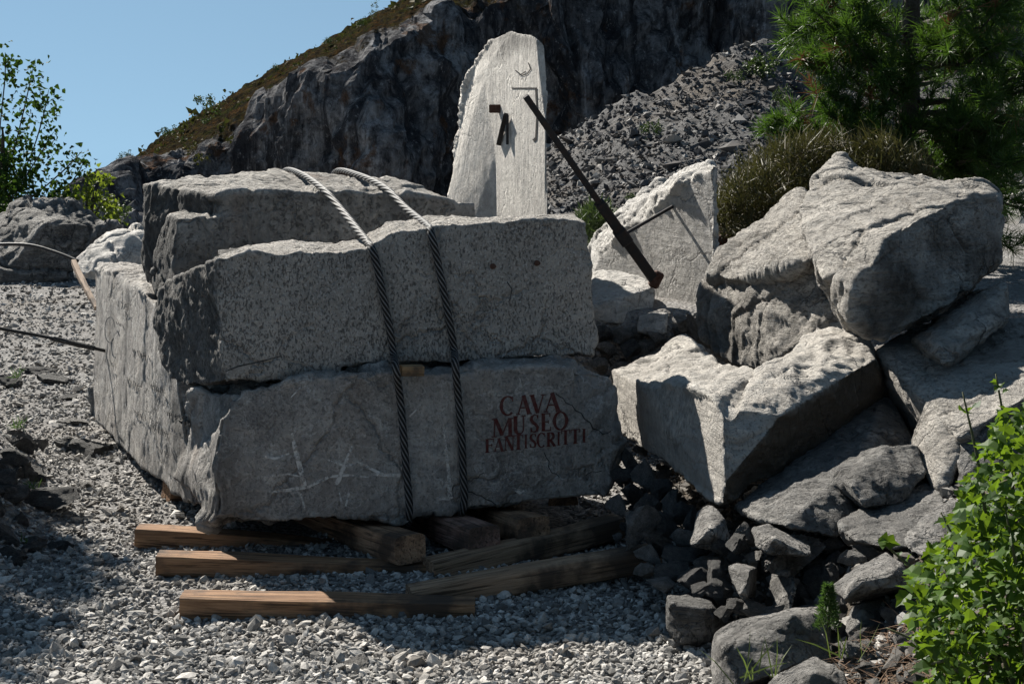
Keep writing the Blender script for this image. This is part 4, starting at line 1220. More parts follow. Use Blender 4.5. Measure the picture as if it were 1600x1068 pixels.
c1 = [P(436, 300, 10.3), P(444, 268, 10.0), on(rear_bvh, 470, 279, 0.035), on(rear_bvh, 500, 298, 0.035), P(532, 326, 7.75), P(574, 378, 7.02), P(580, 386, 6.86)] + \
     front_pts(mid_bvh, [(587, 410), (597, 460), (607, 510), (614, 555)]) + [P(618, 574, 6.64)] + front_pts(low_bvh, [(623, 620), (629, 680), (634, 740), (638, 785)]) + [P(638, 812, 6.68), P(634, 822, 6.9), P(628, 815, 7.4)]
c2 = [P(514, 300, 10.3), P(525, 268, 10.0), on(rear_bvh, 560, 282, 0.035), on(rear_bvh, 602, 302, 0.035), P(634, 325, 7.8), P(668, 353, 7.1), P(673, 362, 6.93)] + \
     front_pts(mid_bvh, [(680, 400), (692, 460), (702, 515), (708, 550)]) + [P(711, 568, 6.73)] + front_pts(low_bvh, [(715, 620), (719, 680), (722, 735), (724, 775)]) + [P(722, 800, 6.76), P(716, 808, 7.0), P(705, 800, 7.5)]
cable('steel_cable', 'left one of the two twisted steel cables binding the stacked blocks', c1)
cable('steel_cable', 'right one of the two twisted steel cables binding the stacked blocks, nearer the lettering', c2)
c3 = tube('steel_cable', [P(-60, 500, 9.3), P(0, 513, 9.4), P(60, 524, 9.5), P(84, 529, 9.52), P(148, 544, 9.62), P(200, 556, 9.9)], 0.0125, M_cable, n=18, lobes=6, pitch=0.2, depth=0.25, step=0.012)
tag(c3, 'thin twisted cable stretched above the gravel, ending at the left side of the stack', 'steel cable')
sp_ = tube('splice', [P(82, 528.5, 9.515), P(148, 544, 9.62)], 0.019, M_cable, n=18, lobes=8, pitch=0.12, depth=0.25, parent=c3, step=0.012)
rail = tube('handrail_cable', [P(-40, 383, 15.2), P(38, 382, 15.1), P(84, 393, 15.0), P(122, 408, 14.9)], 0.018, mat_steel('black_rubber', (0.012, 0.012, 0.013), 0.6, 0.0, 0.0), n=10, step=0.05)
tag(rail, 'black hand rope hanging in front of the far left boulder', 'rope')

# ================================================================== TIMBER
def mat_wood(name, a, b, seed):
    t = NT(name); v = t.coord()
    sv = t.mapping(v, (0, 0, 0), (0.8, 14, 14), (seed, 0, 0))
    n, _ = t.noise(sv, 3.0, 8, 0.65, 0.6); n2, _ = t.noise(v, 3.5, 5, 0.6); n3, _ = t.noise(t.mapping(v, (0, 0, 0), (1.2, 40, 40)), 2.0, 5, 0.6)
    c = t.mix(t.ramp(n, [(0.35, 0.0), (0.65, 1.0)]), a, b)
    c = t.mix(t.ramp(n3, [(0.38, 0.8), (0.46, 0.0)]), c, (0.035, 0.022, 0.014))
    c = t.mix(t.ramp(n2, [(0.50, 0.0), (0.62, 0.85)]), c, (0.05, 0.038, 0.03))
    return t.finish(c, 0.82, t.bump(t.math('ADD', n, t.math('MULTIPLY', n3, 0.7)), 0.6, 0.012), spec=0.2)
WOODS = [mat_wood('old_timber', (0.13, 0.068, 0.036), (0.33, 0.20, 0.115), 1), mat_wood('grey_timber', (0.17, 0.105, 0.065), (0.40, 0.275, 0.18), 5), mat_wood('cross_timber', (0.20, 0.115, 0.068), (0.44, 0.28, 0.175), 2), mat_wood('pink_timber', (0.18, 0.10, 0.078), (0.40, 0.255, 0.20), 9)]  # cross timber lightened in colour to make up for the shade under the stack

def timber(name, a, b, w, h, label, mat, seed, sag=0.0, taper=0.0, group=None, rnd=8):
    """Squared, hand-hewn beam from a to b (centre line); local X runs along the beam."""
    a, b = Vector(a), Vector(b); L = (b - a).length
    n, m = 28, max(8, int(L / 0.035))
    V = []; rs = np.random.default_rng(seed)
    for i in range(m + 1):
        u = i / m; x = (u - 0.5) * L
        for j in range(n):
            t = 2 * math.pi * (j + 0.5) / n
            cx_, sy_ = math.cos(t), math.sin(t)
            k = (abs(cx_) ** rnd + abs(sy_) ** rnd) ** (-1 / rnd)
            tp = 1 - taper * u
            V.append((x, cx_ * k * w / 2 * tp, sy_ * k * h / 2 * tp - sag * (1 - (2 * u - 1) ** 2)))
    V = np.array(V)
    q = V * np.array([1.1, 5, 5]) + seed * 3.3
    dsp = 0.010 * fbm(q, 3) + 0.0015 * fbm(V * np.array([2, 30, 30]) + seed, 2, 0.6, True)
    rad = np.stack([np.zeros(len(V)), V[:, 1] / (w / 2), V[:, 2] / (h / 2)], 1)
    V = V + rad * dsp[:, None]
    V[:, 1] += 0.018 * np.sin(V[:, 0] * 1.7 + seed); V[:, 2] += 0.010 * np.sin(V[:, 0] * 2.3 + seed * 2)
    ends = np.array([0.002 * math.sin(j * 2.1 + seed) for j in range(n)])
    V[:n, 0] += ends; V[-n:, 0] += ends
    Fc = [(i * n + j, (i + 1) * n + j, (i + 1) * n + (j + 1) % n, i * n + (j + 1) % n) for i in range(m) for j in range(n)]
    Fc = [tuple(reversed(f)) for f in Fc]
    nv = len(V)
    V = list(map(tuple, V))
    for side, base_ in ((0, 0), (1, m * n)):      # end grain: inset ring and centre, one radial split
        ring = [Vector(V[base_ + j]) for j in range(n)]
        c = sum(ring, Vector()) / n
        o1 = len(V)
        for j in range(n):
            p = ring[j].lerp(c, 0.45); p.x += (0.0015 if side == 0 else -0.0015) * math.sin(j * 1.3)
            V.append(tuple(p))
        ci = len(V); c.x += 0.003 * (1 if side == 0 else -1); V.append(tuple(c))
        for j in range(n):
            j2 = (j + 1) % n
            f1 = (base_ + j, base_ + j2, o1 + j2, o1 + j); f2 = (o1 + j, o1 + j2, ci)
            Fc += [f1, f2] if side == 0 else [tuple(reversed(f1)), tuple(reversed(f2))]
    me = bpy.data.meshes.new(name); me.from_pydata(V, [], Fc)
    me.polygons.foreach_set('use_smooth', np.array([len(f) == 4 for f in Fc], dtype=bool)); me.set_sharp_from_angle(angle=math.radians(35)); me.update()
    o = mesh_obj(name, me, mat, None, (a + b) / 2)
    o.rotation_euler = (b - a).to_track_quat('X', 'Z').to_euler()
    return tag(o, label, 'timber', group)

G_ = 'timbers lying under and before the stack'
timber('timber_beam', P(215, 839, 6.85), P(560, 866, 6.85), 0.12, 0.105, 'rear one of three long timbers on the gravel left of the cross beams, shortest visible', WOODS[0], 1, group=G_)
timber('timber_beam', P(246, 882, 6.36), P(700, 892, 6.42), 0.12, 0.10, 'middle one of three long timbers on the gravel, just below the cross beams', WOODS[0], 2, group=G_)
timber('timber_beam', P(284, 946, 5.77), P(741, 958, 5.82), 0.14, 0.125, 'nearest long timber lying alone on the gravel in front of the stack', WOODS[0], 3, group=G_)
timber('timber_beam', P(640, 938, 5.95), P(1024, 868, 6.28), 0.13, 0.12, 'long greyish timber slanting from the nearest beam up to the dark rubble', WOODS[1], 4, group=G_, rnd=4)
timber('timber_beam', P(668, 892, 6.35), P(964, 818, 6.9), 0.12, 0.11, 'slanting timber behind the long greyish one, disappearing under the lettered block', WOODS[1], 5, group=G_)
timber('cross_beam', P(636, 856, 6.36), P(440, 790, 7.7), 0.155, 0.13, 'left one of three short cross beams under the stack, split end showing', WOODS[2], 6, group=G_)
timber('cross_beam', P(755, 844, 6.48), P(590, 780, 7.8), 0.165, 0.135, 'middle one of three short cross beams under the stack, with pinkish top', WOODS[3], 7, group=G_)
timber('cross_beam', P(838, 830, 6.62), P(690, 776, 7.8), 0.165, 0.12, 'right one of three short cross beams under the stack, below the lettering', WOODS[2], 8, group=G_)
timber('cross_beam', P(262, 764, 7.75), P(520, 770, 8.3), 0.14, 0.13, 'timber end just showing under the left face of the stack', WOODS[0], 9)
timber('cross_beam', P(884, 800, 7.6), P(884, 790, 9.2), 0.16, 0.2, 'dark post like timber under the right end of the lettered block', WOODS[1], 10)
timber('wooden_wedge', P(624, 578, 6.70), P(658, 577, 6.74), 0.06, 0.048, 'small yellow wooden wedge squeezed between two blocks beside the cable', mat_wood('fresh_wood', (0.30, 0.18, 0.085), (0.46, 0.30, 0.16), 3), 11)
o = timber('wooden_stake', P(118, 408, 14.9), P(150, 482, 13.9), 0.05, 0.05, 'thin pale wooden stake leaning by the far boulders, holding the hand rope', mat_wood('pale_stick', (0.24, 0.17, 0.12), (0.36, 0.27, 0.20), 4), 12)

# ================================================================== LOOSE STONES
def unit(v):
    return v / (np.linalg.norm(v, axis=-1, keepdims=True) + 1e-9)

def stone_mesh(name, seed, sub=3, planes=11, mat=None, rough=0.04, box=0.0):
    r = np.random.default_rng(seed)
    bm = bmesh.new(); bmesh.ops.create_icosphere(bm, subdivisions=sub, radius=1.0)
    me = bpy.data.meshes.new(name); bm.to_mesh(me); bm.free()
    v = get_co(me)
    if box:                                    # squarish blank
        k = (np.abs(v) ** 6).sum(1) ** (-1 / 6); v = v * (1 + (k[:, None] - 1) * box)
    for _ in range(planes):
        d = r.normal(size=3); d /= np.linalg.norm(d); o = r.uniform(0.34, 0.70)
        s = v @ d - o
        v = v - np.outer(np.maximum(s, 0), d)
    n = v / np.linalg.norm(v, axis=1)[:, None]
    f, e = facets(v * 1.6 + seed * 1.7, seed % 50)
    v = v + n * (rough * 1.2 * f + rough * fbm(v * 3.5 + seed, 3))[:, None]
    v /= np.abs(v).max(0)
    me.vertices.foreach_set('co', v.astype(np.float32).ravel())
    me.polygons.foreach_set('use_smooth', np.ones(len(me.polygons), dtype=bool)); me.update()
    me.set_sharp_from_angle(angle=math.radians(28))
    if mat: me.materials.append(mat)
    return me

T_SMALL = [stone_mesh('stone', 100 + k, 4, 13 + k % 6, M_stone, 0.07, 0.6 * (k % 2)) for k in range(10)]
T_DARK = [stone_mesh('dark_stone', 200 + k, 4, 13 + k % 5, M_dark, 0.07, 0.5 * (k % 2)) for k in range(8)]

def stone(px, py, w, h, Y, label, group=None, me=None, dark=False, big=False, rot=None, depth=1.0, seed=0, cat='stone', box=0.5, name='stone'):
    rs = random.Random(int(px * 7 + py * 13 + seed))
    c = P(px, py, Y)
    s = Y / F
    if me is None:
        if big:
            me = stone_mesh(name, int(px * 3 + py), 5, 14, M_dark if dark else M_stone, 0.08, box)
        else:
            me = rs.choice(T_DARK if dark else T_SMALL)
    o = mesh_obj(name, me, None, None, c)
    o.scale = (w * s / 2, w * s / 2 * depth * rs.uniform(0.8, 1.15), h * s / 2)
    o.rotation_euler = rot if rot else (rs.uniform(-0.25, 0.25), rs.uniform(-0.3, 0.3), rs.uniform(-0.5, 0.5))
    return tag(o, label, cat, group, 'thing')

# litter of small stones and dead needles on the dark soil between the foreground stones
rl_ = np.random.default_rng(44)
nl = 5200
ly = rl_.uniform(4.2, 8.6, nl); lx = 0.78 + 0.05 * (ly - 6) + rl_.random(nl) * 1.2
lz = ground_h(lx, ly)
ls = np.clip(rl_.lognormal(math.log(0.028), 0.6, nl), 0.01, 0.12)
tag(mesh_obj('stone_litter', chips('stone_litter', np.stack([lx, ly, lz + ls * 0.15], 1), ls, None, squash=(1.0, 0.75, 0.55), seed=45, jit=0.3), mat_pebble('litter_stone', ((0.0, (0.04, 0.036, 0.03)), (0.5, (0.12, 0.11, 0.10)), (0.85, (0.24, 0.225, 0.205)), (1.0, (0.42, 0.40, 0.37))))),
    'dark broken stone litter on the soil between the foreground stones', 'stone litter', kind='stuff')
nn_ = 1000
px_ = rl_.uniform(1300, 1560, nn_); yy_ = rl_.uniform(4.1, 4.75, nn_); xx_ = (px_ - 800) / F * yy_ * 1.04
bb_ = np.stack([xx_, yy_, ground_h(xx_, yy_) + rl_.uniform(0.004, 0.03, nn_)], 1)
dd_ = unit(np.concatenate([rl_.normal(size=(nn_, 2)), rl_.normal(size=(nn_, 1)) * 0.25], 1))
def dead_needles():
    x_, y_ = np.cross(dd_, np.array([0, 0, 1.0])), None
    x_ = unit(x_); L_ = rl_.uniform(0.05, 0.12, nn_)[:, None]; h_ = 0.0022
    v = np.stack([bb_ - x_ * h_, bb_ + x_ * h_, bb_ + dd_ * L_], 1)
    return v.reshape(-1, 3), np.arange(nn_ * 3).reshape(-1, 3)
V, f = dead_needles()
me_ = np_mesh('dead_needles', V, f, smooth=False)
tn_ = NT('dead_needle'); M_dead = tn_.finish((0.13, 0.08, 0.05), 0.8, spec=0.2)
tag(mesh_obj('dead_needles', me_, M_dead), 'brown dead pine needles on the soil by the lowest shrub leaves', 'needle litter', kind='stuff')

# large stones of the right foreground, each with its own shape
def bigstone(lab, pl, seed, mat=None, sawn=None, vox=0.0065, st=(0.005, (0.8, 0.1, 0.3), 10, 4.5), nm='stone', cat='boulder', pat=0.2):
    pts_ = [P(*q) for q in pl]
    o = rock(nm, lambda bm: hull_into(bm, pts_), mat or M_stone, vox, 4, 0.15, (0.004, 2.4), (0.008, 4.6), (0.003, 14), (0.002, 12), st, seed, lambda co, no: pat + 0.2 * noise(co * 3) + 0.3 * (no[:, 2] < -0.2), sawn=sawn, sawn_k=0.35, cuts=7, cut_d=(0.001, 0.007), step=(0.003, 5.0), step_dir=(0.8, 0.1, 0.3))  # tone darker on faces that look down
    return tag(o, lab, cat, kind='thing')

bigstone('long flat topped boulder with lit top at the bottom, left of the small green plant',
         [(1118, 990, 4.95), (1128, 975, 5.1), (1165, 962, 5.3), (1260, 945, 5.35), (1300, 942, 5.3), (1302, 958, 5.0), (1232, 962, 4.75), (1180, 995, 4.62), (1132, 1010, 4.6), (1118, 1080, 4.6), (1150, 1075, 4.5), (1220, 1050, 4.5), (1296, 1010, 4.75), (1300, 1040, 5.3), (1130, 1060, 5.1)], 41)
bigstone('rounded dark boulder at the gravel edge, alone in front of the rubble',
         [(1042, 930, 5.55), (1060, 926, 5.7), (1108, 930, 5.65), (1130, 948, 5.5), (1132, 985, 5.4), (1100, 1008, 5.3), (1062, 1006, 5.3), (1044, 980, 5.38), (1050, 945, 5.35), (1100, 950, 5.3), (1120, 1000, 5.8), (1050, 990, 5.8)], 42, M_dark)
bigstone('pale rounded boulder with a crack, lying on another stone beside the leafy shrub',
         [(1304, 916, 5.0), (1340, 888, 5.1), (1384, 864, 5.2), (1410, 880, 5.1), (1424, 905, 5.0), (1412, 918, 4.85), (1372, 922, 4.8), (1320, 936, 4.82), (1340, 905, 4.8), (1396, 890, 4.85), (1400, 930, 5.3), (1330, 938, 5.2)], 43)
bigstone('blocky stone with one pale lit side under the cracked pale boulder',
         [(1322, 972, 4.95), (1336, 945, 5.05), (1400, 930, 5.1), (1420, 945, 5.05), (1416, 990, 4.9), (1380, 1000, 4.8), (1345, 1004, 4.75), (1324, 990, 4.8), (1365, 950, 4.78), (1400, 1010, 5.2), (1330, 1000, 5.2)], 44)
bigstone('pointed pale stone with a notch at the bottom edge, right of the long flat boulder',
         [(1192, 1062, 4.5), (1230, 1028, 4.6), (1256, 998, 4.75), (1268, 992, 4.8), (1292, 986, 4.8), (1298, 1020, 4.7), (1262, 1024, 4.55), (1240, 1045, 4.45), (1200, 1080, 4.4), (1290, 1060, 4.6), (1230, 1080, 4.9)], 45)
bigstone('broad grey stone cut off by the bottom edge of the picture',
         [(1180, 1085, 4.3), (1230, 1050, 4.4), (1272, 1028, 4.5), (1318, 1048, 4.4), (1330, 1080, 4.3), (1300, 1130, 4.2), (1200, 1130, 4.2), (1270, 1050, 4.3), (1320, 1120, 4.6), (1200, 1110, 4.6)], 46)
bigstone('dark hollowed stone half hidden by the lowest shrub leaves',
         [(1378, 1010, 4.7), (1400, 985, 4.8), (1440, 982, 4.8), (1480, 1000, 4.7), (1486, 1040, 4.6), (1440, 1050, 4.5), (1390, 1045, 4.55), (1400, 1000, 4.6), (1480, 1050, 4.9), (1390, 1040, 4.9)], 47, M_dark)
bigstone('rough brown grey stone between the broad grey stone and the lowest shrub leaves',
         [(1326, 1035, 4.5), (1345, 1016, 4.6), (1380, 1020, 4.6), (1396, 1040, 4.5), (1392, 1075, 4.4), (1340, 1078, 4.4), (1350, 1030, 4.4), (1380, 1080, 4.7), (1330, 1070, 4.7)], 48, M_dark)
bigstone('flat slab stone resting on upright stones under the long dark slab',
         [(1158, 872, 5.5), (1176, 868, 5.6), (1236, 872, 5.6), (1262, 890, 5.45), (1236, 900, 5.3), (1170, 892, 5.3), (1160, 884, 5.35), (1200, 870, 5.9), (1250, 896, 5.8)], 49)
bigstone('squared pale stone with a flat sunlit face in the rubble wall',
         [(1136, 882, 5.4), (1140, 926, 5.35), (1162, 936, 5.2), (1172, 890, 5.22), (1150, 878, 5.5), (1182, 886, 5.5), (1180, 930, 5.5)], 50, sawn=[(-0.2, -0.95, 0.1)])
bigstone('upright split pale stone standing beside the squared one in the rubble wall',
         [(1184, 900, 5.35), (1188, 936, 5.3), (1214, 944, 5.15), (1226, 900, 5.25), (1250, 905, 5.4), (1240, 940, 5.4), (1200, 895, 5.6)], 51, sawn=[(0, -1, 0)])
bigstone('lumpy stone holding up the tip of the sawn boulder',
         [(1082, 838, 5.95), (1092, 800, 6.0), (1110, 792, 5.95), (1130, 812, 5.85), (1142, 850, 5.8), (1110, 854, 5.7), (1080, 852, 5.75), (1110, 830, 5.65), (1130, 850, 6.2), (1090, 850, 6.2)], 52)
bigstone('angular stone with ridged side just under the dark slab, left of the shrub',
         [(1176, 826, 5.6), (1200, 820, 5.6), (1250, 842, 5.5), (1280, 860, 5.45), (1262, 868, 5.3), (1206, 866, 5.3), (1182, 852, 5.4), (1210, 840, 5.3), (1260, 870, 5.8), (1190, 860, 5.8)], 53)

# medium and small rubble between boulders and gravel
RG = 'small stones heaped in the shaded rubble right of the stack'
RL = 'small dark broken stone in the shaded rubble heap below the sawn boulder'
RUB = [(968, 700, 26, 34, 7.3), (985, 722, 30, 40, 7.1), (970, 742, 34, 30, 7.0), (1000, 700, 24, 22, 7.4), (1008, 742, 40, 46, 6.9), (985, 768, 38, 34, 6.7), (1030, 762, 34, 44, 6.7), (1012, 788, 40, 32, 6.5), (965, 790, 36, 34, 6.6),
       (1046, 790, 36, 48, 6.5), (1066, 800, 36, 34, 6.4), (1080, 812, 28, 40, 6.3), (1036, 822, 44, 44, 6.25), (996, 826, 60, 60, 6.2), (1064, 838, 44, 34, 6.1), (1090, 858, 44, 24, 6.0), (1026, 846, 44, 40, 6.05), (1058, 868, 60, 34, 5.95),
       (1012, 866, 40, 30, 6.0), (1100, 878, 52, 26, 5.85), (1044, 894, 56, 34, 5.8), (1090, 900, 60, 30, 5.7), (1120, 894, 34, 40, 5.6), (1010, 892, 36, 26, 5.9), (1040, 912, 50, 22, 5.7), (1122, 920, 46, 26, 5.5), (1096, 922, 36, 22, 5.55),
       (1150, 850, 40, 44, 5.65), (1160, 838, 30, 40, 5.75), (1210, 880, 44, 20, 5.6), (1284, 880, 50, 36, 5.6), (1250, 880, 30, 40, 5.7), (1300, 850, 40, 26, 5.6), (1330, 872, 40, 30, 5.3), (1352, 860, 44, 22, 5.35), (1250, 930, 40, 46, 5.4),
       (1276, 924, 40, 40, 5.4), (1300, 900, 36, 40, 5.4), (1180, 950, 50, 22, 5.3), (1205, 955, 44, 24, 5.25), (1150, 946, 40, 22, 5.3), (1130, 958, 30, 18, 5.35), (1310, 960, 30, 40, 5.1), (1310, 1000, 40, 26, 4.9), (1316, 1020, 36, 22, 4.8),
       (1345, 1008, 50, 20, 4.75), (1300, 1012, 22, 16, 4.75), (1420, 1050, 40, 30, 4.5), (1400, 1064, 44, 30, 4.4), (1440, 1066, 44, 34, 4.4), (1230, 860, 30, 30, 5.7), (1122, 852, 30, 24, 5.7), (1096, 842, 30, 24, 5.9), (1270, 862, 28, 22, 5.7), (1180, 870, 30, 20, 5.6),
       (1306, 872, 34, 26, 5.55), (1360, 940, 44, 40, 5.3), (1430, 920, 50, 50, 5.3), (1450, 960, 50, 44, 5.1), (1346, 836, 44, 26, 5.7), (1270, 900, 36, 30, 5.5), (1220, 915, 40, 34, 5.55), (1160, 915, 34, 38, 5.5), (1146, 900, 30, 30, 5.6)]
def rub_label(px, py, w_, dark):
    where = ('in the dark gap beside the right end of the lettered block' if px < 1000 and py < 760 else
             'at the right ends of the slanting timbers' if px < 1030 else
             'below the long sawn edge of the pale boulder' if px < 1085 and py < 830 else
             'at the gravel edge above the lone dark boulder' if px < 1135 and py > 840 else
             'under the lower tip of the sawn boulder' if px < 1150 else
             'in the wall under the long dark slab' if py < 905 else
             'between the long flat topped boulder and the rubble wall' if py < 975 else
             'at the bottom by the lowest shrub leaves')
    return ('dark ' if dark else 'grey ') + ('larger broken stone ' if w_ > 42 else 'broken stone ' if w_ > 24 else 'stone chip ') + where
for k, (px, py, w_, h_, Y) in enumerate(RUB):
    stone(px, py, w_ * 1.22, h_ * 1.22, Y, rub_label(px, py, w_, k % 5 < 3), RG, dark=(k % 5 < 3), seed=k, depth=1.1)
rr_ = random.Random(9)
for k in range(110):
    px = rr_.uniform(960, 1340); t_ = (px - 960) / 380
    py = rr_.uniform(690 + 190 * t_, 905 + 120 * t_)
    Y = 7.4 - (py - 690) / 380 * 2.4 + rr_.uniform(-0.05, 0.35)
    z = P(px, py, Y).z
    w_ = rr_.uniform(12, 30)
    dk_ = rr_.random() < 0.55
    stone(px, py, w_, w_ * rr_.uniform(0.6, 1.0), Y + 0.12, rub_label(px, py, w_, dk_), RG, dark=dk_, seed=500 + k)

for k in range(34):
    px, py = rr_.uniform(1275, 1450), rr_.uniform(955, 1075)
    Y = 4.95 - (py - 955) / 120 * 0.55
    w_ = rr_.uniform(24, 62); dk_ = rr_.random() < 0.45
    o = stone(px, py, w_, w_ * rr_.uniform(0.5, 0.85), Y, rub_label(px, max(py, 980), w_, dk_), RG, dark=dk_, seed=700 + k)
    o.location.z = gh(o.location.x, o.location.y) + o.scale.z * 0.35

# dry wall below the tilted block
WG, WL = 'stones of the dry wall below the tilted block', 'rough stone in the low dry wall below the tilted block'
for k, (px, py, w_, h_, Y) in enumerate([(944, 520, 34, 24, 9.6), (974, 522, 34, 26, 9.6), (950, 546, 40, 28, 9.5), (985, 545, 36, 26, 9.5), (940, 572, 36, 26, 9.4), (972, 575, 44, 30, 9.3), (1000, 568, 36, 22, 9.3), (1012, 540, 30, 30, 9.5), (1030, 560, 40, 26, 9.2),
                                         (950, 598, 40, 24, 9.2), (990, 596, 34, 20, 9.1), (1046, 548, 40, 26, 9.4), (1075, 540, 30, 34, 9.3), (1000, 520, 34, 24, 9.65), (1030, 530, 40, 24, 9.5), (960, 560, 60, 60, 9.7), (1020, 556, 60, 50, 9.8), (1086, 520, 40, 40, 9.5), (944, 640, 40, 40, 8.6), (975, 640, 40, 40, 8.6)]):
    wl_ = ('dark' if k % 3 == 0 else 'grey') + ' rough stone of the dry wall, ' + ('in its top course under the sloped stone' if py < 530 and px < 1000 else 'in its top course beside the white cut piece' if py < 545 else 'low down behind the right end of the stack' if px < 985 else 'low down behind the sawn boulder')
    stone(px, py, w_ * 1.15, h_ * 1.2, Y, wl_, WG, dark=(k % 3 == 0), seed=k)
stone(1064, 505, 52, 46, 9.45, 'rounded layered grey stone on the dry wall beside the white cut piece', big=True, box=0.3)
bigstone('white cut marble piece with dark stripes on the dry wall below the steel bar', [(998, 492, 9.6), (1042, 490, 9.55), (1040, 522, 9.45), (996, 520, 9.5), (1000, 490, 9.85), (1042, 488, 9.8), (1040, 520, 9.8), (998, 520, 9.8)], 55, M_white, sawn=[(0, -1, 0)], vox=0.012)
stone(1086, 512, 26, 50, 9.2, 'narrow upright stone at the right end of the dry wall', big=True)
stone(978, 590, 48, 36, 8.9, 'pale striped stone lying in front of the dry wall behind the sawn boulder', big=True)

# stones lying on the gravel at the left
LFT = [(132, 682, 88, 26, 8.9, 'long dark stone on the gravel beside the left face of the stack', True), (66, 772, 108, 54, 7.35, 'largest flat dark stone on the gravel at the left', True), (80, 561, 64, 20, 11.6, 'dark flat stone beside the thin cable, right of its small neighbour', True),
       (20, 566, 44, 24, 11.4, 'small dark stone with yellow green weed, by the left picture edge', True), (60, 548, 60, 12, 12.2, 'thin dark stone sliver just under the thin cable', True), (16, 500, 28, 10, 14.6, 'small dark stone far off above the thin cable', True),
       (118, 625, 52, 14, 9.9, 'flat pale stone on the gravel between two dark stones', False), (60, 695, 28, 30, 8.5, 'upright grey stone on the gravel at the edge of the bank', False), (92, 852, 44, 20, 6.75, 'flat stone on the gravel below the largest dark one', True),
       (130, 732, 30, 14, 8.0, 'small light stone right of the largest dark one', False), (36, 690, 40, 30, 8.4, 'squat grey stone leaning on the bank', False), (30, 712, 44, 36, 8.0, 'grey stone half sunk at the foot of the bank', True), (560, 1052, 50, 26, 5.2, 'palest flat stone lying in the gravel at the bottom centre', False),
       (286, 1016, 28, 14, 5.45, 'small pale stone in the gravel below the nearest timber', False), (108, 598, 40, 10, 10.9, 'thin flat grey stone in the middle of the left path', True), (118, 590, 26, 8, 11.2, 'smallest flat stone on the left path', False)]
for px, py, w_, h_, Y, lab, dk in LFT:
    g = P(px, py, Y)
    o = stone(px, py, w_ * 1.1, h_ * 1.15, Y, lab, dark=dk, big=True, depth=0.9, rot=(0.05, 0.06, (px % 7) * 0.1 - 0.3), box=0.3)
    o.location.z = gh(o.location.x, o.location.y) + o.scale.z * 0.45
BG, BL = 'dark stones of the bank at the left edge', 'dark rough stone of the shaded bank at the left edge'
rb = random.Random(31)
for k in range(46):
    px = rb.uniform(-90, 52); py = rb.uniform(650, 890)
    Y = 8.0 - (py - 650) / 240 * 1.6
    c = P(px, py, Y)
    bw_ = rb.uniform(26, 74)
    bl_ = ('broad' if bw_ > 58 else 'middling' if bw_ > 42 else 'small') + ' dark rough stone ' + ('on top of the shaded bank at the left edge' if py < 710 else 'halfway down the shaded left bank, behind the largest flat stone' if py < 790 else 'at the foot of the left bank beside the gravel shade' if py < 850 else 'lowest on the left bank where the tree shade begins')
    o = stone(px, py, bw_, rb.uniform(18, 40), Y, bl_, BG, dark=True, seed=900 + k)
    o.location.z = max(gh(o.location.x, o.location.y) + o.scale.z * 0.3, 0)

# ================================================================== RUSTY WINCH BEHIND THE TILTED BLOCK
wc = P(1128, 400, 12.2)
winch = bpy.data.objects.new('rusty_winch', None); COL.objects.link(winch); winch.location = (wc.x, wc.y, 0.8)
tag(winch, 'rusty winch with toothed gear wheel, dark between the tilted block and the bush', 'winch', kind='thing')
def gear(name, c, r, teeth, th, parent, mat):
    bm = bmesh.new(); ring = []
    n = teeth * 4
    for s in (-0.5, 0.5):
        row = []
        for j in range(n):
            a = 2 * math.pi * j / n; rr2 = r * (1.0 if j % 4 < 2 else 0.90)
            row.append(bm.verts.new((rr2 * math.cos(a), s * th, rr2 * math.sin(a))))
        inner = [bm.verts.new((r * 0.74 * math.cos(2 * math.pi * j / n), s * th, r * 0.74 * math.sin(2 * math.pi * j / n))) for j in range(n)]
        ring.append((row, inner))
    for j in range(n):
        k = (j + 1) % n
        (o0, i0), (o1, i1) = ring
        bm.faces.new((o0[j], o0[k], i0[k], i0[j])); bm.faces.new((o1[k], o1[j], i1[j], i1[k]))
        bm.faces.new((o0[k], o0[j], o1[j], o1[k])); bm.faces.new((i0[j], i0[k], i1[k], i1[j]))
    for q in range(5):                               # spokes
        a = 2 * math.pi * q / 5
        m = Matrix.Rotation(-a, 4, 'Y') @ Matrix.Translation((r * 0.38, 0, 0)) @ Matrix.Diagonal((r * 0.76, th * 0.7, r * 0.10, 1))
        bmesh.ops.create_cube(bm, size=1.0, matrix=m)
    bmesh.ops.create_cone(bm, cap_ends=True, segments=16, radius1=r * 0.18, radius2=r * 0.18, depth=th * 1.6, matrix=Matrix.Rotation(math.pi / 2, 4, 'X'))
    me = bpy.data.meshes.new(name); bm.to_mesh(me); bm.free()
    return mesh_obj(name, me, mat, parent, c)
gear('gear_wheel', wc + Vector((0, 0, -0.05)), 0.24, 28, 0.05, winch, M_rust)
gear('gear_wheel', wc + Vector((0.10, 0.35, 0.16)), 0.20, 22, 0.05, winch, M_rust)
tube('axle', [wc + Vector((0, -0.1, -0.05)), wc + Vector((0, 0.7, -0.05))], 0.03, M_rust, parent=winch)
tube('drum', [wc + Vector((0.1, 0.1, 0.12)), wc + Vector((0.1, 0.75, 0.12))], 0.12, M_rust, n=20, parent=winch)
box_part('frame', winch, wc + Vector((-0.3, 0.1, -0.36)), wc + Vector((0.45, 0.1, -0.36)), 0.1, 0.5, M_rust)
box_part('frame', winch, wc + Vector((0.32, 0.3, -0.36)), wc + Vector((0.28, 0.3, 0.30)), 0.08, 0.08, M_rust)
bp = tube('blue_pipe', [P(1105, 404, 11.7), P(1180, 404, 11.7)], 0.022, mat_steel('blue_plastic', (0.02, 0.10, 0.28), 0.4, 0, 0), n=14)
tag(bp, 'short blue pipe in front of the rusty winch', 'pipe', kind='thing')

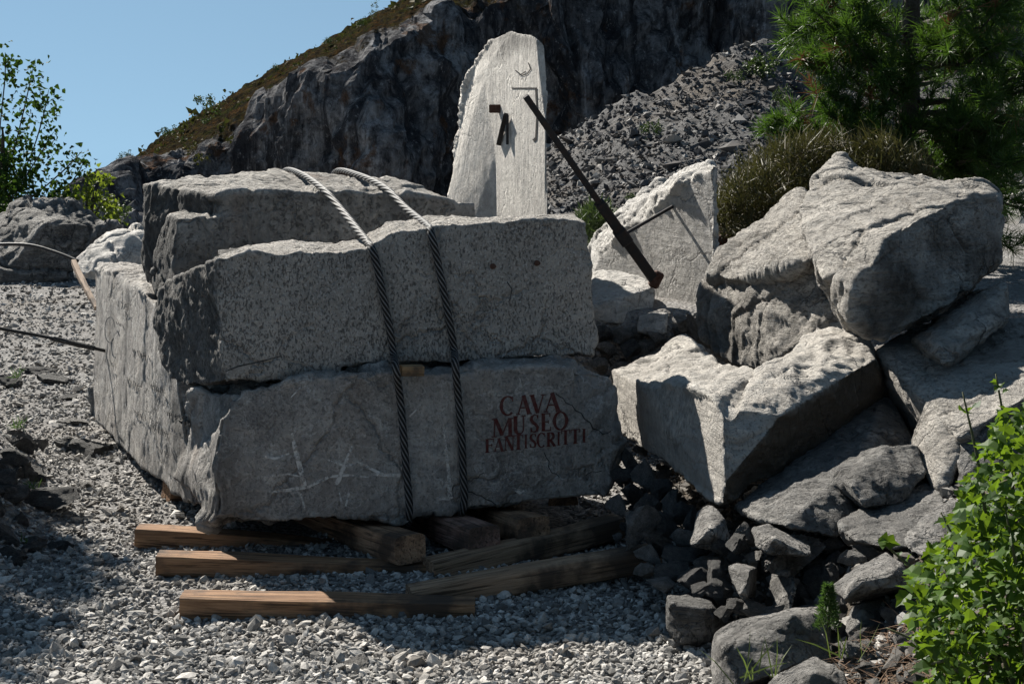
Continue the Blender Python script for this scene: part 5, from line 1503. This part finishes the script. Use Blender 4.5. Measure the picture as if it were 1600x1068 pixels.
# ================================================================== VEGETATION
def mat_leaf(name, a, b, tr=(0.20, 0.34, 0.03), amt=0.45, rough=0.45, island=True, spec=0.35):
    t = NT(name)
    if island:
        r = t.t.nodes.new('ShaderNodeNewGeometry').outputs['Random Per Island']
    else:
        r = t.t.nodes.new('ShaderNodeObjectInfo').outputs['Random']
    c = t.ramp(r, [(0.0, a), (1.0, b)])
    tc = t.mix(r, tuple(x * 0.75 for x in tr), tr)
    return t.finish(c, rough, spec=spec, trans=(tc, amt))

def join_strips(name, V, Fc, mat, parent=None, loc=None, label=None, cat=None, **k):
    me = np_mesh(name, V if loc is None else V - np.array(loc), Fc, smooth=False)
    o = mesh_obj(name, me, mat, parent, loc)
    return tag(o, label, cat, **k) if label or k else o

def frames(d):
    """Two unit vectors across each direction."""
    up_ = np.tile(np.array([0.13, 0.21, 0.97]), (len(d), 1))
    x = np.cross(d, up_); x /= np.linalg.norm(x, axis=1)[:, None] + 1e-9
    return x, np.cross(d, x)

def quads_from(base, d, L, W, bend=0.0, rng=RNG):
    """Thin two-segment blades: 5 vertices, 3 triangles each."""
    x, y = frames(d)
    a = rng.uniform(0, 2 * np.pi, len(d))
    s = x * np.cos(a)[:, None] + y * np.sin(a)[:, None]
    s2 = np.cross(d, s)
    mid_ = base + d * (L * 0.55)[:, None] + s2 * (bend * L)[:, None]
    tip = base + d * L[:, None] + s2 * (bend * L * 2.6)[:, None] + np.array([0, 0, -1.0]) * (abs(bend) * L * 0.8)[:, None]
    h = (W * 0.5)[:, None]
    v = np.stack([base - s * h, base + s * h, mid_ - s * h * 0.9, mid_ + s * h * 0.9, tip], 1)
    i = (np.arange(len(d)) * 5)[:, None, None]
    f = np.array([(0, 1, 3), (0, 3, 2), (2, 3, 4)])[None] + i
    return v.reshape(-1, 3), f.reshape(-1, 3)

def leaf_cards(pos, nrm, dirv, size, shape):
    """Flat leaves from an outline (list of (u,v)), folded along the midrib; fan triangles."""
    n = len(pos); k = len(shape)
    d = unit(dirv - nrm * (dirv * nrm).sum(1)[:, None]); s = np.cross(nrm, d)
    sh = np.array(shape)
    fold = np.abs(sh[:, 0]) * 0.38 - 0.42 * (sh[:, 1] - 0.3) ** 2
    V = pos[:, None, :] + size[:, None, None] * (sh[None, :, 0, None] * s[:, None] + sh[None, :, 1, None] * d[:, None] + fold[None, :, None] * nrm[:, None])
    c = pos + size[:, None] * 0.42 * d
    V = np.concatenate([V, c[:, None]], 1)
    f = np.array([(j, (j + 1) % k, k) for j in range(k)])[None] + (np.arange(n) * (k + 1))[:, None, None]
    return V.reshape(-1, 3), f.reshape(-1, 3)

LOBED = [(0, 0), (0.20, 0.06), (0.42, 0.30), (0.26, 0.40), (0.36, 0.66), (0.14, 0.72), (0, 1.0), (-0.16, 0.70), (-0.38, 0.62), (-0.27, 0.40), (-0.44, 0.26), (-0.20, 0.05)]
DELTA = [(0, 0), (0.42, 0.18), (0.30, 0.5), (0, 1.0), (-0.30, 0.5), (-0.42, 0.18)]

# --- leafy shrub in the right foreground
shrub_base = Vector((1.62, 4.0, 0.45))
shrub = bpy.data.objects.new('leafy_shrub', None); COL.objects.link(shrub); shrub.location = shrub_base
tag(shrub, 'bright green leafy shrub with lobed leaves at the lower right', 'shrub', kind='thing')
M_leaf1 = mat_leaf('shrub_leaf', (0.016, 0.044, 0.006), (0.070, 0.130, 0.018), (0.16, 0.26, 0.015), 0.4, 0.5, island=False, spec=0.2)
M_leaf2 = mat_leaf('shrub_foliage', (0.016, 0.044, 0.006), (0.070, 0.130, 0.018), (0.16, 0.26, 0.015), 0.4, 0.5, spec=0.2)
M_twig = mat_paint('twig_bark', (0.07, 0.075, 0.03), 0.2)
rg = np.random.default_rng(12)
stems = [([(1600, 1120, 3.9), (1590, 860, 3.95), (1575, 700, 3.98), (1556, 584, 4.0)]), ([(1570, 1120, 3.8), (1545, 900, 3.85), (1535, 760, 3.9), (1504, 612, 3.95)]), ([(1540, 1120, 3.8), (1500, 960, 3.8), (1440, 900, 3.85), (1372, 842, 3.9)]),
         ([(1560, 1140, 3.7), (1500, 1050, 3.7), (1450, 1010, 3.72), (1384, 980, 3.75)]), ([(1640, 1120, 3.8), (1640, 850, 3.85), (1625, 720, 3.9), (1600, 620, 3.95)]), ([(1600, 1120, 3.7), (1560, 1000, 3.72), (1520, 900, 3.75), (1470, 800, 3.8)]),
         ([(1620, 1130, 3.6), (1600, 1000, 3.6), (1590, 900, 3.62), (1570, 790, 3.65)]), ([(1580, 1140, 3.55), (1530, 1060, 3.55), (1480, 1030, 3.6), (1420, 1050, 3.62)]), ([(1660, 1100, 3.7), (1670, 900, 3.75), (1660, 780, 3.8), (1640, 670, 3.9)])]
lp, ld = [], []
for k, st_ in enumerate(stems):
    pp = [P(*q) for q in st_]
    tube('stem', pp, [0.009, 0.007, 0.005, 0.002], M_twig, n=8, parent=shrub, step=0.04)
    for a, b in zip(pp[:-1], pp[1:]):
        for q in range(int((b - a).length / 0.030)):
            t_ = rg.random()
            lp.append(np.array(a.lerp(b, t_))); ld.append(np.array((b - a).normalized()) * 0.5 + rg.normal(size=3) * 0.8)
lp = np.array(lp); ld = np.array(ld)
# dense body of the shrub
bx, by_ = [], []
while len(bx) < 2600:
    px, py = rg.uniform(1385, 1720), rg.uniform(640, 1120)
    left = np.interp(py, [640, 700, 760, 830, 870, 900, 950, 985, 1010, 1120], [1562, 1536, 1506, 1478, 1446, 1418, 1414, 1432, 1432, 1452])
    if px < left + rg.exponential(14) - 4: continue
    bx.append(px); by_.append(py)
bp_ = np.array([P(a, b, y) for a, b, y in zip(bx, by_, rg.uniform(3.45, 4.35, len(bx)))])
pos = np.concatenate([lp + rg.normal(size=lp.shape) * 0.012, bp_])
n_ = len(pos)
dv = np.concatenate([ld, rg.normal(size=(len(bp_), 3)) + np.array([-0.3, -0.5, -0.1])])
nv_ = unit(rg.normal(size=(n_, 3)) * 0.55 + np.array([-0.25, -0.05, 0.8]))
sz_ = rg.uniform(0.022, 0.064, n_)
order = np.argsort(-(sz_ / pos[:, 1]) + 0.004 * (pos[:, 1] - 3.4))
pick, rest = order[:300], order[300:]
lsh = []
for q in range(6):
    js = [(u + rg.normal() * 0.03, v + rg.normal() * 0.03) for u, v in LOBED]
    V, f = leaf_cards(np.zeros((1, 3)), np.array([[0, 0, 1.0]]), np.array([[0, 1.0, 0]]), np.ones(1), js)
    me = np_mesh('leaf', V, f, smooth=False); me.materials.append(M_leaf1); lsh.append(me)
for i in pick:
    nrm = Vector(nv_[i]); d = Vector(dv[i]); d = (d - nrm * d.dot(nrm)).normalized(); s = d.cross(nrm)
    o = bpy.data.objects.new('leaf', lsh[i % 6]); COL.objects.link(o)
    o.parent = shrub
    R = Matrix((s, d, nrm)).transposed().to_4x4()
    o.matrix_basis = Matrix.Translation(Vector(pos[i]) - shrub_base) @ R @ Matrix.Scale(float(sz_[i]), 4)
V, f = leaf_cards(pos[rest], nv_[rest], dv[rest], sz_[rest], LOBED)
join_strips('foliage', V, f, M_leaf2, shrub, shrub_base, kind='stuff')

# --- generic branching tree helpers
def branch_path(a, b, sag=0.1, n=5, rs=random):
    a, b = Vector(a), Vector(b)
    out = []
    for k in range(n + 1):
        t = k / n
        p = a.lerp(b, t); p.z += sag * 4 * t * (1 - t) * -1
        if 0 < k < n: p += Vector((rs.uniform(-1, 1), rs.uniform(-1, 1), rs.uniform(-1, 1))) * (b - a).length * 0.035
        out.append(p)
    return out

# --- pine on the terrace
M_bark = mat_paint('pine_bark', (0.045, 0.032, 0.024), 0.3)
M_need = mat_leaf('pine_needle', (0.020, 0.050, 0.009), (0.054, 0.108, 0.019), (0.075, 0.15, 0.015), 0.35, 0.5)
M_dry = mat_leaf('dry_needle', (0.10, 0.045, 0.02), (0.16, 0.075, 0.03), (0.12, 0.05, 0.02), 0.25, 0.6)
rp = random.Random(77)
rpn = np.random.default_rng(77)
pbase = Vector((P(1430, 400, 13.2).x, 13.2, 0.75))
pine = bpy.data.objects.new('pine_tree', None); COL.objects.link(pine); pine.location = pbase
tag(pine, 'dark green pine tree with long needles behind the highest boulder', 'tree', kind='thing')
ptop = P(1418, -260, 13.2)
tr_pts = [pbase + Vector((0, 0, -0.1)), P(1426, 300, 13.2), P(1420, 150, 13.2), P(1424, 0, 13.2), ptop]
tube('trunk', tr_pts, [0.14, 0.125, 0.10, 0.075, 0.02], M_bark, n=12, parent=pine, step=0.1)
tufts = []        # position, direction, dry?
targets = []
for k in range(64):
    # targets spread through the crown as the photograph shows it
    py = rp.uniform(-230, 300)
    lft = np.interp(py, [-230, -60, 60, 130, 190, 240, 300], [1330, 1262, 1258, 1268, 1235, 1290, 1370]); rgt = np.interp(py, [-230, -60, 60, 200, 300], [1520, 1640, 1690, 1740, 1720])
    px = lft + (rgt - lft) * rp.random() ** 0.9
    targets.append((px, py, 13.2 + rp.uniform(-1.7, 1.7)))
targets += [(1216, 186, 12.6), (1240, 205, 12.5), (1262, 40, 12.7), (1275, 20, 12.4), (1262, 100, 12.6), (1256, 60, 13.0), (1300, 150, 12.3), (1330, 60, 12.0), (1480, 60, 12.0), (1560, 190, 12.4), (1590, 120, 12.8), (1600, 260, 13.0), (1540, 250, 12.2), (1350, 200, 12.2), (1290, 215, 12.6),
            (1290, -10, 12.4), (1340, 10, 12.2), (1300, 90, 12.2), (1380, 110, 12.0), (1600, 330, 13.2), (1580, 390, 13.4), (1500, 330, 13.3), (1470, 250, 12.6)]
for k, tq in enumerate(targets):
    b = P(*tq)
    zt = min(max(b.z - 0.18 * abs(b.x - pbase.x) - 0.1, 1.9), ptop.z - 0.3)
    # start on the trunk
    i = 1
    a = None
    for p0, p1 in zip(tr_pts[:-1], tr_pts[1:]):
        if p0.z <= zt <= p1.z:
            a = p0.lerp(p1, (zt - p0.z) / (p1.z - p0.z)); break
    if a is None: a = tr_pts[1].copy()
    path = branch_path(a, b, 0.06, 5, rp)
    tube('branch', path, [0.028, 0.024, 0.020, 0.015, 0.010, 0.006], M_bark, n=6, parent=pine)
    L = (b - a).length
    for j in range(int(5 + L * 5)):
        t = 0.28 + 0.72 * rp.random() ** 0.7
        q = t * 5; i0 = min(int(q), 4)
        p = path[i0].lerp(path[i0 + 1], q - i0)
        d = (b - a).normalized() * 0.7 + Vector((rp.gauss(0, 0.6), rp.gauss(0, 0.6), rp.gauss(0.35, 0.5)))
        ext = rp.uniform(0.05, 0.42)
        tip = p + d.normalized() * ext
        if ext > 0.2 and rp.random() < 0.5:
            tufts.append((p.lerp(tip, 0.5), d.normalized(), rp.random() < 0.06))
        tufts.append((tip, d.normalized(), rp.random() < 0.07))
    tufts.append((b, (b - a).normalized(), False))
tp = np.array([t[0] for t in tufts]); td = np.array([t[1] for t in tufts]); dry = np.array([t[2] for t in tufts])
def needles(sel, per, mat, nm):
    p = np.repeat(tp[sel], per, 0); d0 = np.repeat(td[sel], per, 0)
    along = rpn.uniform(-0.15, 0.05, len(p))
    d = unit(d0 * rpn.uniform(0.15, 1.1, (len(p), 1)) + rpn.normal(size=p.shape) * 0.52 + np.array([0, 0, 0.16]))
    L = rpn.uniform(0.10, 0.20, len(p))
    V, f = quads_from(p + d0 * along[:, None], d, L, np.full(len(p), 0.0066), 0.05, rpn)
    o = join_strips(nm, V, f, mat, pine, pbase, kind='stuff')
needles(~dry, 76, M_need, 'crown')
needles(dry, 40, M_dry, 'dry_needles')

# --- broom bush in front of the pine
M_broom = mat_leaf('broom_stem', (0.042, 0.050, 0.015), (0.115, 0.085, 0.032), (0.08, 0.08, 0.02), 0.2, 0.6)
def blade_bush(name, label, cat, pts_n, region, Ys, L, W, mat, seed, updir=(0, 0, 1.0), spread=0.45, loc=None, clumps=60):
    r = np.random.default_rng(seed)
    cl_ = []
    while len(cl_) < clumps:
        px = r.uniform(region[0][0], region[-1][0])
        top = np.interp(px, [q[0] for q in region], [q[1] for q in region]); bot = np.interp(px, [q[0] for q in region], [q[2] for q in region])
        if bot - top < 4: continue
        py = top + (bot - top) * r.random() ** 1.0
        cl_.append(np.array(P(px, py, r.uniform(*Ys))))
    cl_ = np.array(cl_)
    per = pts_n // clumps
    c = np.repeat(cl_, per, 0)
    out = unit(np.repeat(unit(r.normal(size=(clumps, 3))) * 0.5, per, 0) + np.array(updir) + r.normal(size=c.shape) * spread)
    b = c + r.normal(size=c.shape) * 0.05
    V, f = quads_from(b, out, r.uniform(L * 0.5, L * 1.2, len(b)), np.full(len(b), W), 0.04, r)
    lo_ = V.min(0); ctr = Vector((float(V[:, 0].mean()), float(V[:, 1].mean()), float(lo_[2])))
    return join_strips(name, V, f, mat, None, ctr, label, cat, kind='thing')
blade_bush('broom_bush', 'olive brown bush of thin upright twigs between tilted block and pine', 'bush', 22000,
           [(1132, 330, 350), (1150, 285, 372), (1190, 250, 368), (1240, 232, 345), (1300, 222, 330), (1350, 222, 300), (1400, 240, 300), (1436, 262, 300)], (11.2, 12.6), 0.17, 0.0075, M_broom, 5, (-0.25, 0, 0.75), 0.62, clumps=560)
M_hill = mat_leaf('hill_shrub_leaf', (0.028, 0.05, 0.014), (0.06, 0.085, 0.024), (0.06, 0.10, 0.02), 0.2, 0.6)

# small bush beside the tilted block
blade_bush('small_bush', 'small green bush peeping between the stack and the tilted block', 'bush', 1500, [(914, 340, 372), (930, 334, 372), (946, 342, 372)], (12.5, 13.2), 0.16, 0.012, M_hill, 6, spread=0.7, clumps=50)

# --- leafy tree on the left
def leaf_tree(name, label, trunk, sprays, leaf_n, lsize, mat, seed, shape=DELTA):
    r = np.random.default_rng(seed); rs = random.Random(seed)
    base_ = Vector(P(*trunk[0])); root = bpy.data.objects.new(name, None); COL.objects.link(root); root.location = base_
    tag(root, label, 'tree' if 'tree' in name else 'bush', kind='thing')
    tube('trunk', [P(*q) for q in trunk], [0.06] + [0.04] * (len(trunk) - 2) + [0.012], M_bark, n=8, parent=root, step=0.2)
    pp, dd = [], []
    for sp, n in sprays:
        pts_ = [P(*q) for q in sp]
        tube('branch', pts_, [0.018] + [0.011] * (len(pts_) - 2) + [0.004], M_bark, n=6, parent=root, step=0.15)
        for k in range(int(n * 1.3)):
            t = r.random() ** 0.8 * (len(pts_) - 1); i = min(int(t), len(pts_) - 2)
            p = pts_[i].lerp(pts_[i + 1], t - i)
            off = r.normal(size=3) * np.array([0.16, 0.22, 0.15]) * (1.15 - 0.6 * t / (len(pts_) - 1))
            pp.append(np.array(p) + off); dd.append(r.normal(size=3) + np.array([0.3, 0, -0.7]))
    pp = np.array(pp); dd = np.array(dd)
    nn = unit(r.normal(size=pp.shape) + np.array([0, -0.6, 0.2]))
    V, f = leaf_cards(pp, nn, dd, r.uniform(lsize * 0.7, lsize * 1.25, len(pp)), shape)
    join_strips('foliage', V, f, mat, root, base_, kind='stuff')
    return root
M_pop = mat_leaf('poplar_leaf', (0.014, 0.032, 0.010), (0.035, 0.070, 0.014), (0.06, 0.12, 0.012), 0.22, 0.7, spec=0.08)
M_yel = mat_leaf('yellow_leaf', (0.05, 0.085, 0.012), (0.12, 0.14, 0.018), (0.18, 0.24, 0.02), 0.45, 0.5)
leaf_tree('poplar_tree', 'leafy poplar with dark small leaves against the sky at the far left', [(-10, 470, 23), (-5, 330, 23), (4, 240, 23), (4, 200, 23)],
          [([(-10, 330, 23), (20, 240, 23), (40, 160, 23), (55, 92, 23)], 150), ([(0, 330, 23), (45, 250, 23), (68, 180, 23), (76, 140, 23)], 150), ([(-5, 300, 23), (0, 200, 23), (8, 120, 23), (8, 82, 23)], 150), ([(-10, 350, 23), (30, 290, 22.8), (60, 245, 22.8), (84, 206, 22.8)], 160),
           ([(-30, 330, 23), (-20, 200, 23), (-15, 100, 23)], 130), ([(-10, 360, 22.6), (20, 310, 22.6), (45, 270, 22.6)], 190), ([(-10, 350, 23.3), (10, 270, 23.3), (30, 215, 23.3)], 190), ([(-30, 360, 23), (0, 290, 23), (15, 240, 23)], 200), ([(-20, 400, 23), (-5, 330, 23), (10, 290, 23)], 160),
           ([(0, 345, 22.5), (60, 300, 22.5), (104, 262, 22.5), (128, 236, 22.5)], 95), ([(10, 345, 22.5), (70, 310, 22.5), (112, 285, 22.5), (132, 250, 22.5)], 90), ([(30, 340, 22.4), (70, 312, 22.4), (100, 308, 22.4)], 70)], 0, 0.085, M_pop, 3)
leaf_tree('yellowing_bush', 'yellow green bush behind the dark far left boulder', [(140, 420, 22.2), (142, 350, 22.2), (146, 300, 22.2)],
          [([(140, 350, 22.2), (150, 300, 22.2), (158, 278, 22.2)], 75), ([(140, 350, 22.2), (135, 300, 22.2), (140, 270, 22.2)], 75), ([(140, 350, 22.2), (165, 310, 22.2), (178, 330, 22.2)], 60), ([(125, 350, 22.2), (118, 305, 22.2), (110, 310, 22.2)], 60), ([(150, 360, 22), (170, 345, 22), (186, 352, 22)], 40)], 0, 0.085, M_yel, 4)

# --- tree off to the left whose shade falls across the gravel corner
leaf_tree('shade_tree', 'tree just outside the picture on the left, its shade lies on the gravel', [(-480, 620, 11.5), (-470, 300, 11.5), (-460, -100, 11.5), (-440, -420, 11.4)],
          [([(-470, 0, 11.5), (-400, -200, 11.3), (-330, -420, 11.2)], 300), ([(-465, -100, 11.5), (-520, -300, 11.2), (-560, -480, 11.0)], 260), ([(-460, -100, 11.5), (-430, -330, 11.8), (-400, -560, 12.0)], 260), ([(-470, 50, 11.5), (-440, -150, 10.8), (-400, -330, 10.2)], 260),
           ([(-470, 100, 11.5), (-560, -60, 11.0), (-640, -200, 10.6)], 240), ([(-460, -200, 11.4), (-470, -400, 11.0), (-480, -600, 10.8)], 240)], 0, 0.21, M_pop, 6)

# --- bushes on the mountain slope and the scree
def far_bush(px, py, size, Y, label, mat, seed, tall=1.0):
    r = np.random.default_rng(seed); c = np.array(P(px, py, Y)); n = 260
    s = size * Y / F
    cl_ = r.normal(size=(9, 3)) * np.array([0.33, 0.33, 0.24 * tall]) * s
    p = c + np.repeat(cl_, 30, 0)[:n] + r.normal(size=(n, 3)) * 0.13 * s
    V, f = leaf_cards(p, unit(r.normal(size=(n, 3))), r.normal(size=(n, 3)), r.uniform(0.09, 0.17, n) * s, DELTA)
    ctr = Vector((float(c[0]), float(c[1]), float(V[:, 2].min())))
    return join_strips('hillside_bush', V, f, mat, None, ctr, label, 'bush', kind='thing')
FB = [(321, 170, 26, 112, 'dark lone bush on the ridge, leftmost big one against the sky', 1.0), (264, 214, 20, 113, 'small bush low on the ridge left of the lone bush', 0.8), (334, 196, 26, 108, 'green bush on the grass just below the lone ridge bush', 0.7), (188, 256, 14, 113, 'tiny bush near the foot of the ridge', 1.2),
      (566, 42, 16, 112, 'bush on the upper ridge where it nears the top of the picture', 0.9), (586, 24, 12, 112, 'thin little tree standing on the upper ridge', 2.2), (512, 70, 12, 112, 'small round bush halfway up the ridge', 0.8), (430, 112, 12, 112, 'tiny bush on the middle of the ridge line', 0.7), (290, 232, 24, 106, 'low bush on the dry slope under the ridge', 0.6),
      (200, 250, 12, 113, 'tuft on the lower ridge beside the tiny bush', 1.0), (176, 330, 40, 60, 'dark green bush at the foot of the mountain, behind the boulders', 0.7), (1190, 104, 50, 59, 'green bush on the crest of the scree heap', 0.8), (1022, 200, 26, 50, 'small yellow green bush in the middle of the scree', 0.6),
      (1150, 118, 22, 58, 'low tuft on the scree crest left of the green bush', 0.6), (930, 345, 22, 36, 'small green bush at the foot of the scree', 0.6), (986, 308, 16, 40, 'tiny yellow green tuft near the foot of the scree', 0.5), (1240, 40, 40, 78, 'dark bush clinging to the cliff foot beside the pine', 1.0), (1226, 150, 26, 52, 'bush on the scree close to the pine', 0.6)]
for k, (px, py, s, Y, lab, tl) in enumerate(FB):
    far_bush(px, py - (7 if Y > 105 else 0), s, Y, lab, M_hill, 60 + k, tl)

# scrub scattered over the dry slope: too many and too small to count
rsc = np.random.default_rng(91)
nsb = 520
pxs = rsc.uniform(150, 700, nsb); us = rsc.random(nsb) ** 1.3
top_ = np.interp(pxs, rx, ry) + 4; bot_ = np.interp(pxs, cx, cy) + 14
pys = top_ + (bot_ - top_) * us
cs = np.array([P(a, b, 117 - 26 * u) for a, b, u in zip(pxs, pys, us)])
per = 26
ssz = np.repeat(rsc.lognormal(math.log(0.33), 0.45, nsb), per)
pp_ = np.repeat(cs, per, 0) + rsc.normal(size=(nsb * per, 3)) * ssz[:, None] * np.array([0.6, 0.6, 0.4])
V, f = leaf_cards(pp_, unit(rsc.normal(size=pp_.shape)), rsc.normal(size=pp_.shape), ssz * rsc.uniform(0.35, 0.7, len(ssz)), DELTA)
join_strips('hillside_scrub', V, f, mat_leaf('scrub_leaf', (0.030, 0.036, 0.012), (0.10, 0.075, 0.03), (0.06, 0.07, 0.015), 0.2, 0.7, spec=0.1), None, None, 'brown green scrub dotted over the dry slope under the ridge', 'scrub', kind='stuff')

# --- small plants among the rubble
def fir_weed(px, py, Y, h, label):
    r = np.random.default_rng(3); b = P(px, py, Y); hh = h * Y / F
    root = tube('stem', [b, b + Vector((0.01, 0, hh * 0.5)), b + Vector((0.0, 0.0, hh))], [0.004, 0.003, 0.001], M_twig, n=6)
    root.name = 'feathery_weed'; tag(root, label, 'plant', kind='thing')
    n = 1500; t = r.random(n) ** 0.8; a = r.uniform(0, 2 * np.pi, n); rad = (1 - t) ** 0.7 * hh * 0.22 * r.random(n) ** 0.5 + 0.004
    p = np.stack([b.x + rad * np.cos(a), b.y + rad * np.sin(a), b.z + hh * (0.08 + 0.92 * t) - rad * 0.2], 1)
    d = unit(np.stack([np.cos(a), np.sin(a), 0.7 + 0 * a], 1) + r.normal(size=p.shape) * 0.4)
    V, f = quads_from(p, d, r.uniform(0.010, 0.024, n), np.full(n, 0.0035), 0.03, r)
    join_strips('fronds', V, f, M_weed, root, b, kind='stuff')
M_weed = mat_leaf('weed_leaf', (0.035, 0.075, 0.02), (0.065, 0.12, 0.03), (0.09, 0.17, 0.03), 0.3, 0.5)
fir_weed(1292, 985, 4.72, 78, 'small feathery green weed growing between the long flat boulder and the cracked one')
def grass_tuft(px, py, Y, n, L, label, mat, seed, spread=0.35):
    r = np.random.default_rng(seed); b = np.array(P(px, py, Y))
    p = b + r.normal(size=(n, 3)) * np.array([0.02, 0.02, 0.003])
    d = unit(np.array([0, 0, 1.0]) + r.normal(size=(n, 3)) * spread)
    V, f = quads_from(p, d, r.uniform(L * 0.5, L, n), np.full(n, 0.005), 0.10, r)
    join_strips('grass_tuft', V, f, mat, None, Vector(b), label, 'grass', kind='thing')
M_grass = mat_leaf('grass_blade', (0.06, 0.09, 0.025), (0.12, 0.14, 0.05), (0.14, 0.20, 0.04), 0.3, 0.5)
grass_tuft(1170, 1062, 4.42, 9, 0.20, 'few long grass blades in front of the long flat boulder at the bottom', M_grass, 1, 0.6)
grass_tuft(1212, 1060, 4.40, 6, 0.16, 'thin grass blades beside the pointed pale stone', M_grass, 2)
grass_tuft(1316, 1025, 4.55, 7, 0.17, 'thin grass blades between the pointed stone and the brown grey stone', M_grass, 3, 0.5)
grass_tuft(24, 590, 11.0, 26, 0.12, 'green tuft next to the small dark stone by the thin cable', M_weed, 4, 0.6)
grass_tuft(30, 668, 8.1, 24, 0.12, 'green weed tuft on the bank above its dark stones', M_weed, 5, 0.7)
grass_tuft(50, 762, 7.3, 18, 0.08, 'small weed at the back of the largest flat dark stone', M_weed, 6, 0.7)
grass_tuft(42, 850, 6.7, 16, 0.07, 'weed at the foot of the bank below the largest flat stone', M_weed, 7, 0.7)

for o in bpy.data.objects:
    if o.parent is None and o.get('category') and not o.get('kind'):
        o['kind'] = 'thing'
